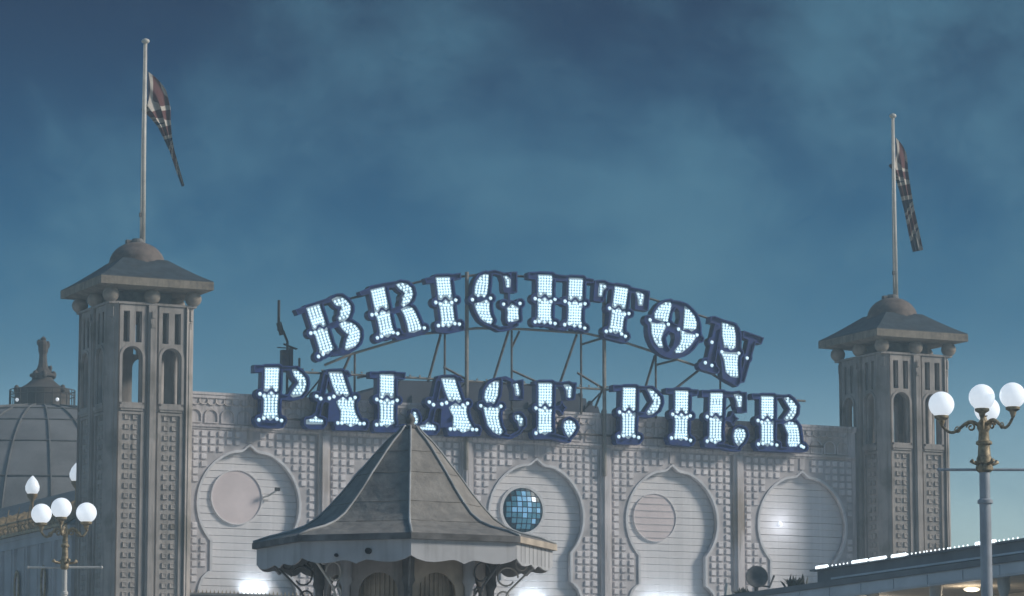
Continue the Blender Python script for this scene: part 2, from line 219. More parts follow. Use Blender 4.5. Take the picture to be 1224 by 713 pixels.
('L',[[(11.34,17.1),(11.86,17.13),(11.87,16.31),(11.77,16.29),(11.67,16.41),(11.54,16.41),(11.44,16.27),(11.34,16.28)],[(11.34,16.15),(11.45,16.06),(11.51,16.16),(11.61,16.24),(11.7,16.17),(11.76,16.08),(11.87,16.18),(11.86,15.95),(11.86,15.49),(11.9,15.36),(11.74,15.31),(11.61,15.21),(11.48,15.3),(11.32,15.33),(11.36,15.47),(11.36,15.92)],[(12.68,15.79),(12.77,15.77),(12.85,15.6),(12.83,15.41),(12.72,15.28),(12.63,15.32),(12.64,15.51)]],[(11.2,16.19),(11.37,16.12),(12.02,16.2),(11.83,16.12),(11.2,15.26),(11.39,15.28)],[[(10.89,17.2),(12.33,17.25),(12.31,16.98),(10.9,16.96)]],[(0.13,[(11.18,15.11),(11.94,15.15),(12.53,15.24),(12.7,15.48)])],[]),
('A',[[(13.82,17.09),(14.31,17.13),(14.61,16.32),(14.51,16.26),(14.38,16.39),(14.25,16.29),(14.12,16.32),(13.95,16.68)],[(14.14,16.03),(14.38,16.19),(14.59,16.07),(14.81,16.14),(14.81,15.86),(14.9,15.59),(15.07,15.32),(14.68,15.15),(14.47,15.26),(14.29,15.29),(14.31,15.72),(14.21,15.87)],[(12.92,15.28),(13.18,15.33),(13.27,15.44),(13.37,15.36),(13.57,15.31),(13.57,15.2),(12.93,15.17)]],[(14.68,16.15),(14.87,16.23),(13.82,16.15),(14.01,16.21),(13.31,16.2),(13.48,16.11),(14.17,15.24),(14.34,15.25),(15.07,15.27),(15.24,15.27)],[[(13.62,17.19),(14.55,17.22),(14.72,17.0),(13.69,16.94)],[(13.58,17.09),(13.8,16.99),(13.42,15.36),(13.2,15.43)],[(13.9,16.41),(14.21,16.03),(14.25,15.33),(13.74,15.26),(13.78,16.01)]],[(0.15,[(13.31,16.14),(14.08,16.16)]),(0.1,[(12.97,15.07),(13.52,15.08)]),(0.1,[(14.12,15.07),(15.29,15.12)])],[]),
('C',[[(15.98,17.09),(16.14,17.12),(16.14,16.99),(16.1,16.61),(15.94,16.29),(15.82,16.37),(15.66,16.32),(15.57,16.46),(15.62,16.76),(15.78,16.97)],[(15.53,16.13),(15.71,16.05),(15.82,16.14),(15.98,16.07),(16.15,16.14),(16.12,15.78),(16.21,15.41),(16.31,15.25),(16.17,15.14),(15.94,15.23),(15.71,15.47),(15.6,15.84)],[(16.77,17.02),(16.91,17.05),(17.02,16.83),(17.01,16.64),(16.86,16.65),(16.84,16.86)],[(16.84,15.86),(17.0,15.89),(17.14,15.75),(17.15,15.54),(17.02,15.51),(16.97,15.7),(16.86,15.76)]],[(15.41,16.17),(16.24,16.19)],[[(16.72,17.15),(17.14,17.25),(17.16,16.46),(16.72,16.44),(16.69,17.02)]],[(0.06,[(16.03,17.19),(16.4,17.26),(16.72,17.15)]),(0.08,[(16.21,15.12),(16.63,15.06),(16.97,15.24),(17.18,15.54)])],[]),
('E',[[(17.81,17.12),(18.35,17.15),(18.34,16.33),(18.24,16.3),(18.14,16.43),(18.01,16.42),(17.91,16.29),(17.81,16.3)],[(17.81,16.17),(17.91,16.08),(17.98,16.18),(18.07,16.26),(18.16,16.18),(18.23,16.09),(18.34,16.19),(18.32,15.96),(18.32,15.51),(18.36,15.37),(18.2,15.33),(18.06,15.23),(17.93,15.32),(17.77,15.35),(17.81,15.48),(17.82,15.94)],[(18.88,17.11),(19.05,17.14),(19.19,17.02),(19.16,16.69),(19.02,16.68),(19.0,16.93)],[(19.07,15.8),(19.28,15.72),(19.36,15.56),(19.23,15.34),(19.07,15.19),(18.95,15.33),(18.86,15.54),(18.9,15.71)]],[(17.69,16.19),(17.86,16.12),(17.69,15.25),(17.88,15.32)],[[(17.6,17.21),(19.38,17.24),(19.35,17.03),(17.6,17.07)],[(18.86,17.22),(19.38,17.24),(19.3,16.57),(18.91,16.55)],[(18.44,16.27),(18.67,16.35),(18.74,16.54),(18.86,16.33),(18.98,16.26),(18.83,16.14),(18.79,15.95),(18.65,16.13),(18.44,16.19)]],[(0.1,[(17.65,15.12),(18.39,15.18),(18.72,15.11),(19.04,15.04)]),(0.06,[(18.3,16.2),(18.58,16.24)])],[]),
('P',[[(21.39,17.14),(21.9,17.17),(21.88,16.34),(21.78,16.32),(21.69,16.45),(21.56,16.44),(21.46,16.3),(21.36,16.32)],[(21.36,16.18),(21.46,16.09),(21.52,16.19),(21.62,16.27),(21.7,16.2),(21.76,16.11),(21.87,16.21),(21.85,15.98),(21.83,15.52),(21.87,15.39),(21.71,15.34),(21.58,15.24),(21.46,15.33),(21.3,15.36),(21.35,15.5),(21.36,15.96)],[(22.45,17.14),(22.59,17.14),(22.79,16.99),(22.95,16.84),(22.97,16.66),(22.86,16.41),(22.63,16.24),(22.45,16.19),(22.4,16.25),(22.54,16.43),(22.72,16.69),(22.59,16.88)]],[(21.22,16.21),(21.38,16.12),(21.18,15.28),(21.38,15.33),(22.03,15.29),(21.83,15.33)],[[(20.92,17.24),(22.45,17.26),(22.45,17.14),(20.91,16.98)]],[(0.1,[(21.86,16.18),(22.45,16.15)]),(0.11,[(21.13,15.1),(21.99,15.12)])],[[(22.2,16.96),(22.36,16.81),(22.43,16.67),(22.2,16.44),(22.15,16.46),(22.16,16.94)]]),
('I',[[(23.64,17.14),(24.17,17.16),(24.15,16.35),(24.05,16.32),(23.95,16.45),(23.82,16.45),(23.72,16.31),(23.62,16.33)],[(23.62,16.2),(23.72,16.11),(23.79,16.2),(23.88,16.28),(23.97,16.21),(24.03,16.12),(24.14,16.22),(24.12,15.99),(24.11,15.54),(24.15,15.41),(23.99,15.36),(23.85,15.27),(23.73,15.36),(23.57,15.39),(23.61,15.52),(23.63,15.97)]],[(23.5,16.24),(23.65,16.15),(24.27,16.22),(24.11,16.15),(23.44,15.33),(23.63,15.36),(24.27,15.28),(24.08,15.34)],[[(23.18,17.23),(24.61,17.25),(24.58,17.0),(23.18,17.01)]],[(0.1,[(23.4,15.18),(24.27,15.14)])],[]),
('E',[[(25.17,17.13),(25.68,17.16),(25.64,16.32),(25.54,16.3),(25.46,16.43),(25.33,16.42),(25.23,16.28),(25.13,16.3)],[(25.13,16.16),(25.22,16.07),(25.29,16.17),(25.38,16.25),(25.47,16.18),(25.53,16.08),(25.64,16.19),(25.61,15.95),(25.59,15.49),(25.62,15.36),(25.47,15.31),(25.34,15.21),(25.21,15.3),(25.06,15.33),(25.11,15.47),(25.13,15.93)],[(26.21,17.12),(26.38,17.15),(26.53,17.05),(26.5,16.7),(26.35,16.69),(26.31,16.95)],[(26.39,15.84),(26.62,15.78),(26.69,15.59),(26.56,15.35),(26.36,15.19),(26.24,15.31),(26.17,15.52),(26.22,15.74)]],[(25.0,16.22),(25.17,16.12),(24.99,15.28),(25.19,15.33)],[[(24.74,17.24),(26.73,17.25),(26.73,17.06),(24.74,16.96)],[(26.21,17.2),(26.73,17.23),(26.72,16.45),(26.28,16.43)],[(25.79,16.21),(26.01,16.29),(26.08,16.51),(26.23,16.28),(26.37,16.2),(26.2,16.08),(26.12,15.87),(26.0,16.05),(25.78,16.11)]],[(0.1,[(24.94,15.13),(25.68,15.12),(26.02,15.05),(26.36,15.04)]),(0.06,[(25.64,16.14),(25.98,16.16)])],[]),
('R',[[(27.41,17.12),(27.93,17.14),(27.92,16.32),(27.82,16.29),(27.72,16.42),(27.6,16.42),(27.5,16.28),(27.4,16.3)],[(27.4,16.17),(27.5,16.08),(27.57,16.17),(27.66,16.25),(27.75,16.18),(27.81,16.08),(27.91,16.18),(27.9,15.95),(27.89,15.5),(27.93,15.37),(27.78,15.32),(27.65,15.22),(27.52,15.32),(27.36,15.35),(27.4,15.48),(27.41,15.94)],[(28.44,17.1),(28.61,17.13),(28.81,16.99),(28.96,16.82),(28.93,16.56),(28.75,16.34),(28.5,16.26),(28.43,16.3),(28.61,16.5),(28.73,16.68),(28.61,16.85)],[(28.43,16.08),(28.65,16.18),(28.9,16.15),(29.02,16.0),(29.07,15.66),(29.09,15.4),(28.94,15.28),(28.64,15.25),(28.57,15.37),(28.6,15.72)]],[(27.24,16.18),(27.41,16.12),(27.25,15.27),(27.45,15.3),(28.07,15.27),(27.84,15.3),(29.16,15.28),(29.26,15.24)],[[(26.95,17.22),(28.67,17.24),(28.61,17.13),(26.97,16.98)]],[(0.08,[(27.95,16.17),(28.45,16.19)]),(0.09,[(27.25,15.1),(29.24,15.12)])],[[(28.14,16.96),(28.31,16.77),(28.31,16.53),(28.13,16.35),(28.1,16.39),(28.1,16.93)]])]
# ---------------------------------------------------------------- ground
b = B(); b.box(-1500, 1500, -1500, 1500, -8.2, -8); b.ob('sea', 'sea', kind='structure')
b = B(); b.box(-90, 70, -140, 120, -.5, 0); b.ob('pier_deck', 'deck', kind='structure')
# ---------------------------------------------------------------- corner towers
SX, SY = 4.2, 4.42
def face(L, par):
    """one side of a tower: local X along the side from 0 (outer chamfer edge) to L, Y into the wall; returns list of (name, mesh)"""
    cp = .35                                    # middle pilaster
    bw = (L-cp)/2
    bays = [(0, bw), (bw+cp, L)]
    holes = []; frames = []; fh = []
    for a, c in bays:
        m = (a+c)/2; hw = .36
        holes += [archo(m-hw, m+hw, 15.48, 17.46), rect(m-.33, m-.12, 17.60, 18.71), rect(m+.12, m+.33, 17.60, 18.71)]
    wall = plate([rect(0, L, 0, 18.95)]+holes, .14, .42)
    fr = []
    for a, c in bays:
        m = (a+c)/2
        fr.append(([rect(a+.08, c-.08, 15.30, 18.95), archo(m-.37, m+.37, 15.47, 17.47), rect(m-.34, m-.11, 17.62, 18.72), rect(m+.11, m+.34, 17.62, 18.72)]))
    out = [('wall', wall, 'stone2')]
    for f in fr: out.append(('window_frame', plate(f, .07, .139), 'stone'))
    for a, c in bays:
        m = (a+c)/2
        b = B(); b.mesh(plate([archo(m-.47, m+.47, 15.49, 17.57), archo(m-.375, m+.375, 15.40, 17.475)], .03, .069)); out.append(('arch_moulding', b, 'stone'))
        b = B(); b.box(a+.1, c-.1, -.0, .15, 15.28, 15.40); b.box(a+.14, c-.14, .03, .15, 15.20, 15.279); out.append(('sill', b, 'stone'))
        b = B(); b.mesh(plate([rect(a+.08, c-.08, .3, 15.18), rect(a+.2, c-.2, .5, 15.08)], .07, .139)); out.append(('panel_frame', b, 'stone'))
        b = B(); z = 14.98
        while z > .8:
            for x in (m-.15, m+.15):                # boss: square ring with a raised pyramid
                b.add([(x-.10, .139, z-.10), (x+.10, .139, z-.10), (x+.10, .139, z+.10), (x-.10, .139, z+.10),
                       (x-.08, .092, z-.08), (x+.08, .092, z-.08), (x+.08, .092, z+.08), (x-.08, .092, z+.08),
                       (x-.03, .108, z-.03), (x+.04, .108, z-.03), (x+.04, .108, z+.04), (x-.03, .108, z+.04)],
                      [(0, 1, 5, 4), (1, 2, 6, 5), (2, 3, 7, 6), (3, 0, 4, 7), (4, 5, 9, 8), (5, 6, 10, 9), (6, 7, 11, 10), (7, 4, 8, 11), (8, 9, 10, 11)])
            z -= .345
        out.append(('boss_panel', b, 'stone'))
    b = B(); b.box(bw+.02, bw+cp-.02, 0, .14, 0, 18.95); b.box(bw+.08, bw+cp-.08, -.045, 0, .5, 18.5); b.box(bw+.1, bw+cp-.1, -.07, -.046, 18.15, 18.3); b.box(bw+.12, bw+cp-.12, -.09, -.046, 18.5, 18.75)
    out.append(('pilaster', b, 'stone'))
    return out
FACE_X = face(SX-1.64, 0); FACE_Y = face(SY-1.64, 0)
def tower(ox, label):
    t = empty('corner_tower', (ox, 0, 0), label=label, cat='tower', group='corner towers of the pier entrance')
    for k, (L, px, py, ang, FS) in enumerate(((SX, .82, .44, 0, FACE_X), (SY, .44, SY-.82, -90, FACE_Y), (SX, SX-.82, SY-.44, 180, FACE_X), (SY, SX-.44, .82, 90, FACE_Y))):
        T = Matrix.Translation((px, py, 0)) @ Matrix.Rotation(R(ang), 4, 'Z')
        for nm, g, m in FS:
            if isinstance(g, B): o = g.ob(nm, m, t, T=T)
            else:
                me = g.copy(); me.transform(T); o = link(nm, me, m, t)
            if nm == 'boss_panel': o['kind'] = 'stuff'
    for sx in (0, 1):
        for sy in (0, 1):
            fx = (lambda v: SX-v) if sx else (lambda v: v); fy = (lambda v: SY-v) if sy else (lambda v: v)
            b = B(); b.prism([(fx(.44), fy(.82)), (fx(.82), fy(.44)), (fx(.86), fy(.86))], 0, 19.0)
            cx, cy = .63, .63; d = Vector((-1, -1)).normalized(); tt = Vector((1, -1)).normalized()
            def q(u, v): return (fx(cx+tt.x*u+d.x*v), fy(cy+tt.y*u+d.y*v))
            b.prism([q(-.13, .0), q(.13, .0), q(.13, .035), q(-.13, .035)], .5, 18.4)
            b.prism([q(-.09, .0), q(.09, .0), q(.09, .07), q(-.09, .07)], 18.5, 18.85)
            b.prism([q(-.05, .0), q(.05, .0), q(.05, .06), q(-.05, .06)], 18.2, 18.44)
            b.ob('corner_pilaster', 'stone', t)
    b = B(); b.box(.75, SX-.75, .75, SY-.75, 14.9, 15.2); b.ob('floor_slab', 'stone2', t)
    b = B(); b.box(.46, SX-.46, .46, SY-.46, 18.96, 19.04); b.ob('cornice', 'stone', t)
    for x in (.56, SX/2, SX-.56):
        for y in (.56, SY/2, SY-.56):
            if x == SX/2 and y == SY/2: continue
            b = B(); b.ball((x, y, 19.28), .295, 18, 10, .95); b.ob('stone_ball', 'ball', t, smooth='all')
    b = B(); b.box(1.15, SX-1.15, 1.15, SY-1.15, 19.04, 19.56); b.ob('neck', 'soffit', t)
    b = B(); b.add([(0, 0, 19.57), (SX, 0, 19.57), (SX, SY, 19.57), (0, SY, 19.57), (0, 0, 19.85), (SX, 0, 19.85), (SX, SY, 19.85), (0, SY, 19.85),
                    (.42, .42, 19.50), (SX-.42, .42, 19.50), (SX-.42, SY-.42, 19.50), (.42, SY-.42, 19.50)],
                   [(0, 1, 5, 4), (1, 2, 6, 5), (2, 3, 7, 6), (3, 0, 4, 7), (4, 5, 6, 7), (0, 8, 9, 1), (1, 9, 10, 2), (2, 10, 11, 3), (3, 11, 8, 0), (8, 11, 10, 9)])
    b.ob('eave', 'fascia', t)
    # four lead roof slopes
    cx, cy = SX/2, SY/2
    for k in range(4):
        c0 = [(0, 0), (SX, 0), (SX, SY), (0, SY)][k]; c1 = [(0, 0), (SX, 0), (SX, SY), (0, SY)][(k+1) % 4]
        vs = []; n = 5; 
        for i in range(n+1):
            s_ = 1 - .6*i/n; z = 19.851 + .03 + .86*(i/n)**1.12
            for (x, y) in (c0, c1): vs.append((cx+(x-cx)*s_*.995, cy+(y-cy)*s_*.995, z))
        vs = [(cx+(c0[0]-cx)*.995, cy+(c0[1]-cy)*.995, 19.851), (cx+(c1[0]-cx)*.995, cy+(c1[1]-cy)*.995, 19.851)]+vs
        b = B(); b.add(vs, [(2*i, 2*i+1, 2*i+3, 2*i+2) for i in range(n+1)]); b.ob('roof_slope', 'slate', t)
    b = B(); b.lathe([(1.06, 20.45), (1.08, 20.6), (1.03, 20.64)]+[(1.0*math.cos(R(a)), 20.64+.82*math.sin(R(a))) for a in range(6, 90, 8)]+[(.02, 21.46)], (cx, cy), 32)
    b.ob('dome', 'dome', t, smooth='all')
    b = B(); b.lathe([(.27, 21.36), (.27, 21.5), (.2, 21.52), (.18, 21.58)], (cx, cy), 16); b.box(cx-.42, cx-.22, cy-.1, cy+.1, 21.36, 21.52); b.ob('pole_socket', 'soffit', t)
    return t
tower(0, 'square stone corner tower with domed cap at the left end of the facade')
tower(31.717, 'square stone corner tower with domed cap at the right end of the facade')
for ox, lab in ((0, 'tall white flagpole on the dome of the left tower'), (31.717, 'tall white flagpole on the dome of the right tower')):
    f = empty('flagpole', (ox+2.33, 2.3, 21.5), label=lab, cat='flagpole', group='flagpoles on the towers')
    b = B(); b.tube([(0, 0, -.1), (-.01, 0, 3.5), (0, 0, 7.3)], [.105, .09, .062], 14); b.ob('pole', 'pole', f, smooth='all')
    b = B(); b.lathe([(.03, 7.25), (.13, 7.3), (.15, 7.36), (.12, 7.42), (.02, 7.46)], (0, 0), 14); b.ob('truck', 'pole', f, smooth='all')
    b = B(); b.tube([(-.09, -.06, .4), (-.1, -.05, 4), (-.08, -.05, 7.2)], .014, 5); b.ob('halyard', 'pole', f)
    b = B(); b.box(-.14, -.06, -.07, .02, .9, 1.05); b.ob('cleat', 'steel', f)
# limp flags: a sheet hung by its hoist and gathered into folds, union flag printed on it in UV space
def flag_mat():
    m = bpy.data.materials.new('union_flag_print'); m.use_nodes = True; t = m.node_tree; L = t.links.new; b = t.nodes['Principled BSDF']; b.inputs['Roughness'].default_value = .9
    uv = t.nodes.new('ShaderNodeTexCoord'); sp = t.nodes.new('ShaderNodeSeparateXYZ'); L(uv.outputs['UV'], sp.inputs[0])
    def mth(op, a, c=None, d=None):
        n = t.nodes.new('ShaderNodeMath'); n.operation = op
        for i, v in enumerate((a, c, d)):
            if v is None: continue
            if hasattr(v, 'links'): L(v, n.inputs[i])
            else: n.inputs[i].default_value = v
        return n.outputs[0]
    x = mth('MULTIPLY', mth('SUBTRACT', sp.outputs[0], .5), 2.0); y = mth('SUBTRACT', sp.outputs[1], .5)
    ax = mth('ABSOLUTE', x); ay = mth('ABSOLUTE', y)
    d1 = mth('ABSOLUTE', mth('MULTIPLY', mth('SUBTRACT', x, mth('MULTIPLY', y, 2)), .447)); d2 = mth('ABSOLUTE', mth('MULTIPLY', mth('ADD', x, mth('MULTIPLY', y, 2)), .447))
    dd = mth('MINIMUM', d1, d2); cc = mth('MINIMUM', ax, ay)
    col = (.02, .025, .06)
    def mix(f, a, c):
        n = t.nodes.new('ShaderNodeMix'); n.data_type = 'RGBA'; L(f, n.inputs[0])
        for i, v in ((6, a), (7, c)):
            if hasattr(v, 'links'): L(v, n.inputs[i])
            else: n.inputs[i].default_value = (*v, 1)
        return n.outputs[2]
    wh = (.55, .5, .44); rd = (.13, .05, .05)
    o = mix(mth('LESS_THAN', dd, .1), col, wh); o = mix(mth('LESS_THAN', dd, .04), o, rd); o = mix(mth('LESS_THAN', cc, .17), o, wh); o = mix(mth('LESS_THAN', cc, .1), o, rd)
    L(o, b.inputs['Base Color']); return m
M['flag'] = flag_mat()
def flag(ox, path, hoist, label, amp):
    """path: centre line (dx, z) from the hoist to the fly; width shrinks along it"""
    NS, NT = 28, 60; v = []; f = []; uv = []
    P = [Vector((a, z)) for a, z, _ in path]; W = [c for _, _, c in path]
    for i in range(NT+1):
        t = i/NT*(len(P)-1); k = min(int(t), len(P)-2); u = t-k; u2 = u*u*(3-2*u)
        c = P[k].lerp(P[k+1], u); wd = W[k]*(1-u)+W[k+1]*u
        d = (P[k+1]-P[k]).normalized(); d0 = (P[k]-P[k-1]).normalized() if k else d; d = d0.lerp(d, .5+u/2).normalized(); nrm = Vector((-d.y, d.x))
        if i == 0: nrm = Vector((0, 1))
        mixn = min(1, i/NT*6); nrm = (Vector((0, 1))*(1-mixn)+nrm*mixn).normalized()
        g = min(1, i/NT*3)
        for j in range(NS+1):
            s = j/NS
            zig = math.sin(s*math.pi*5+i*.02)*amp*g
            # gathered: cloth folds back over itself
            ss = (s-.5) + .16*g*math.sin(s*math.pi*5)
            q = c + nrm*ss*wd
            v.append((q.x, zig*(.4+.6*wd), q.y)); uv.append((i/NT, min(1, max(0, .5+.34*math.sin(i/NT*7+.9)+.22*(s-.5)))))
    n = NS+1
    f = [(i*n+j, i*n+j+1, (i+1)*n+j+1, (i+1)*n+j) for i in range(NT) for j in range(NS)]
    me = bpy.data.meshes.new('flag'); me.from_pydata(v, [], f); ul = me.uv_layers.new(name='UVMap')
    for lp in me.loops: ul.data[lp.index].uv = uv[lp.vertex_index]
    me.polygons.foreach_set('use_smooth', [True]*len(me.polygons)); me.materials.append(M['flag'])
    link('flag', me, None, None, (ox+2.33+.1, 2.3, 0), label=label, cat='flag', group='flags on the towers')
flag(0, [(.0, 27.0, 1.5), (.22, 26.75, 1.25), (.46, 26.35, .9), (.66, 25.85, .5), (.80, 25.4, .30), (.98, 24.9, .15), (1.2, 24.25, .12), (1.42, 23.65, .07)], 1.5, 'limp red, white and blue flag swinging out from the left flagpole', .13)
flag(31.717, [(.0, 27.35, 1.3), (.12, 27.0, .9), (.27, 26.5, .62), (.42, 25.9, .5), (.60, 25.1, .42), (.80, 24.2, .44), (.98, 23.45, .42)], 1.3, 'limp red, white and blue flag hanging close to the right flagpole', .11)
# ---------------------------------------------------------------- facade wall with five keyhole bays
CX = [6.45, 12.21, 17.98, 23.75, 29.49]
PX = [9.33, 15.10, 20.87, 26.62]
def keyhole(cx, off=0.):
    cz, r = 12.22, 1.93+off; nw = 1.40+off; pts = []
    a0 = -math.asin(min(.999, math.sqrt(max(0, 1-(nw/r)**2))))    # where the circle meets the neck
    for k in range(41):
        a = a0 + (math.pi/2-a0)*k/40
        x, z = r*math.cos(a), cz+r*math.sin(a)
        z += .16*math.exp(-(x/.16)**2) - .05*math.exp(-((x-.35)/.25)**2)
        pts.append((x, z))
    base = [(nw, 9.78)]
    lo = [(nw+.12, 9.70+off*.4), (nw+.30, 9.52+off*.4), (nw+.42, 9.25), (nw+.48, 8.9), (nw+.48, 8.4)]
    right = list(reversed(lo))+base+pts
    return [(cx+x, z) for x, z in right] + [(cx-x, z) for x, z in reversed(right[:-1])]
fw = empty('facade_wall', (0, 0, 0), label='long pale grey facade wall with five keyhole openings between the two towers', cat='wall')
link('wall', plate([rect(3.76, 31.95, 0, 16.10)]+[keyhole(c) for c in CX], 2.1, 2.26), 'wall', fw)
b = B(); b.box(3.74, 31.97, 2.02, 2.5, 16.10, 16.19); b.box(3.74, 31.97, 2.05, 2.099, 15.98, 16.099); b.ob('coping', 'wall', fw)
b = B(); b.box(3.77, 31.9, 2.0, 2.099, 14.94, 15.02); b.box(3.77, 31.9, 2.05, 2.099, 14.86, 14.94); b.ob('cornice', 'wall', fw)
for c in CX:
    b = B(); b.mesh(plate([keyhole(c, .09), keyhole(c, .001)], 2.03, 2.099)); b.ob('arch_rim', 'rim', fw)
    b = B(); b.box(c-.1, c+.1, 2.04, 2.099, 14.42, 14.85); b.ob('mullion', 'wall', fw)
for p in PX:
    b = B(); b.box(p-.22, p+.22, 1.98, 2.099, 0, 14.85); b.box(p-.1, p+.13, 1.90, 1.979, 0, 14.80); b.box(p-.17, p+.17, 2.03, 2.099, 15.03, 15.97); b.ob('pilaster', 'wall', fw)
# frieze: round-headed mouldings with hooked crescents over them
fa = plate([archo(-.27, .27, 15.08, 15.60), archo(-.22, .22, 15.12, 15.55)], 2.05, 2.099)
cb = B(); pts = [(.16*math.cos(a)*1.05, 2.075, 15.86-.13*math.sin(a)) for a in [math.pi*(.0+k/10*1.2) for k in range(11)]]
cb.tube(pts, .026, 5); cme = cb.me('crescent', 'wall')
fa.materials.append(M['wall'])
xs = [3.77]+PX+[31.9]
for a, c in zip(xs[:-1], xs[1:]):
    n = 8; st = (c-a-.5)/n
    for i in range(n):
        x = a+.25+st*(i+.5)
        link('frieze_arch', fa, None, fw, (x, 0, 0)); link('frieze_crescent', cme, None, fw, (x, 0, 0))
        if i < n-1: link('frieze_crescent', cme, None, fw, (x+st/2, 0, .02))
# grille panels: dark ground with rows of raised blocks, joined per bay
def inside(px_, pz_, poly):
    r = False; n = len(poly)
    for i in range(n):
        x1, z1 = poly[i]; x2, z2 = poly[(i+1) % n]
        if (z1 > pz_) != (z2 > pz_) and px_ < (x2-x1)*(pz_-z1)/(z2-z1)+x1: r = not r
    return r
for i, c in enumerate(CX):
    a, e = xs[i]+(.3 if i else .12), xs[i+1]-(.3 if i < 4 else .12)
    k1 = keyhole(c, .13); k2 = keyhole(c, .2)
    link('grille_ground', plate([rect(a, e, 8.6, 14.84), keyhole(c, .092)], 2.085, 2.099), 'wallback', fw)
    b = B(); n = round((e-a)/.318); st = (e-a)/n
    for q in range(n):
        z = 14.70
        while z > 8.7:
            x = a+st*(q+.5); hx, hz = .105, .10
            pl = k1
            ins = [inside(x+sx*hx, z+sz*hz, pl) for sx in (-1, 1) for sz in (-1, 1)]
            if not any(ins) and abs(x-c) > .2 or (not any(ins) and z < 14.3 and abs(x-c) > .3):
                j = rnd.uniform(-.006, .006)
                b.add([(x-hx, 2.085, z-hz), (x+hx, 2.085, z-hz), (x+hx, 2.085, z+hz), (x-hx, 2.085, z+hz),
                       (x-hx+.015, 2.03+j, z-hz+.015), (x+hx-.015, 2.03+j, z-hz+.015), (x+hx-.015, 2.03+j, z+hz-.015), (x-hx+.015, 2.03+j, z+hz-.015)],
                      [(0, 1, 5, 4), (1, 2, 6, 5), (2, 3, 7, 6), (3, 0, 4, 7), (4, 5, 6, 7)])
            z -= .275
    b.ob('grille_blocks', 'stud', fw, kind='stuff')
# shutters of horizontal slats behind every opening
sb = B(); sb.add([(-2.12, 2.47, 0), (2.12, 2.47, 0), (2.12, 2.446, .012), (-2.12, 2.446, .012), (-2.12, 2.456, .246), (2.12, 2.456, .246), (2.12, 2.48, .255), (-2.12, 2.48, .255), (-2.12, 2.52, 0), (2.12, 2.52, 0), (2.12, 2.52, .25), (-2.12, 2.52, .25)],
       [(0, 1, 2, 3), (3, 2, 5, 4), (4, 5, 6, 7), (8, 9, 1, 0), (7, 6, 10, 11), (0, 3, 4, 7, 11, 8), (1, 9, 10, 6, 5, 2)])
sb.v = [(x, y-.15, z) for x, y, z in sb.v]; sme = sb.me('slat', 'slat')
for c in CX:
    b = B(); b.box(c-2.2, c+2.2, 2.385, 2.45, 8.3, 14.75); sh = b.ob('shutter', 'wallback', fw)
    for k in range(24): link('slat', sme, None, sh, (c, 0, 8.5+.258*k+rnd.uniform(-.004, .004)))
# round windows set in the shutters
def rwin(x, z, r, pm, label, ring):
    o = B(); o.mesh(plate([[(x+(r+ring)*math.cos(t*math.pi/20), z+(r+ring)*math.sin(t*math.pi/20)) for t in range(40)], [(x+r*math.cos(t*math.pi/20), z+r*math.sin(t*math.pi/20)) for t in range(40)]], 2.37, 2.47))
    w_ = o.ob('round_window', 'slat' if ring < .06 else 'rim', fw, label=label)
    w_.location = (0, -.15, 0)
    p = B(); p.mesh(plate([[(x+r*math.cos(t*math.pi/20), z+r*math.sin(t*math.pi/20)) for t in range(40)]], 2.405, 2.43)); p.ob('pane', pm, w_)
    return w_
rwin(6.04, 12.47, .96, 'pane', 'plain pinkish round window in the first arch', .035)
rwin(11.72, 12.45, .9, 'pane', None, .035)
w3 = rwin(17.48, 12.42, .83, 'glass', 'dark blue glass round window in a white ring', .11)
b = B(); b.lathe([(max(.002, .83*q/8), .2*(1-(q/8)**2)) for q in range(9)], (0, 0), 32, cap=False); b.ob('glass_bulge', 'glass', w3, smooth='all', T=Matrix.Translation((17.48, 2.398, 12.42)) @ Matrix.Rotation(R(90), 4, 'X'))
w4 = rwin(23.08, 12.34, .90, 'pane', 'pale round window crossed by thin bars in the fourth arch', .02)
for k in range(-3, 4):
    h = k*.257; ww = math.sqrt(max(0, .9**2-h*h))-.01
    b = B(); b.box(23.08-ww, 23.08+ww, 2.39, 2.404, 12.34+h-.022, 12.34+h+.012); b.ob('glazing_bar', 'wallback', w4)
BG = lambda x, z: 2.398-.2*max(0, 1-((x-17.48)**2+(z-12.42)**2)/.83**2)
for k in range(-3, 4):
    h = (k+.5)*.205; ww = math.sqrt(max(0, .82**2-h*h))
    if ww < .2: continue
    for vert in (0, 1):
        pts = []
        for q in range(13):
            c_ = ww*math.sin(math.pi*(-.5+q/12)); x, z = (17.48+h, 12.42+c_) if vert else (17.48+c_, 12.42+h); pts.append((x, BG(x, z)-.008, z))
        b = B(); b.tube(pts, .014, 5); b.ob('glazing_bar', 'ret', w3)
M['glint_pane'] = mat('blue_painted_glint', (.15, .3, .42), .25, var=.2, emit=(.22, .50, .80), es=.22)  # highlights of the bulging glass, put in as pale glowing panes
M['glow_pane'] = mat('blue_glow_glass', (.05, .14, .2), .2, var=.3, emit=(.10, .28, .40), es=.16)  # weaker sheen of the glass, also put in as glow; no lamp behind
for i in range(-3, 4):
    for j in range(-3, 4):
        cx_, cz_ = 17.48+i*.205, 12.42+j*.205
        if math.hypot(i*.205, j*.205) > .68: continue
        q = rnd.random(); glint_ = q < (.5 if i > -2 and j > -1 else .22)
        bu = .035*(1-(i/3.5)**2)
        b = B(); hw, hh = .085, .085
        b.add([(x, BG(x, z)-.016, z) for x, z in ((cx_-hw, cz_-hh), (cx_+hw, cz_-hh), (cx_+hw, cz_+hh), (cx_-hw, cz_+hh))], [(0, 1, 2, 3)])
        b.ob('glass_pane', 'glint_pane' if glint_ else 'glow_pane', w3)
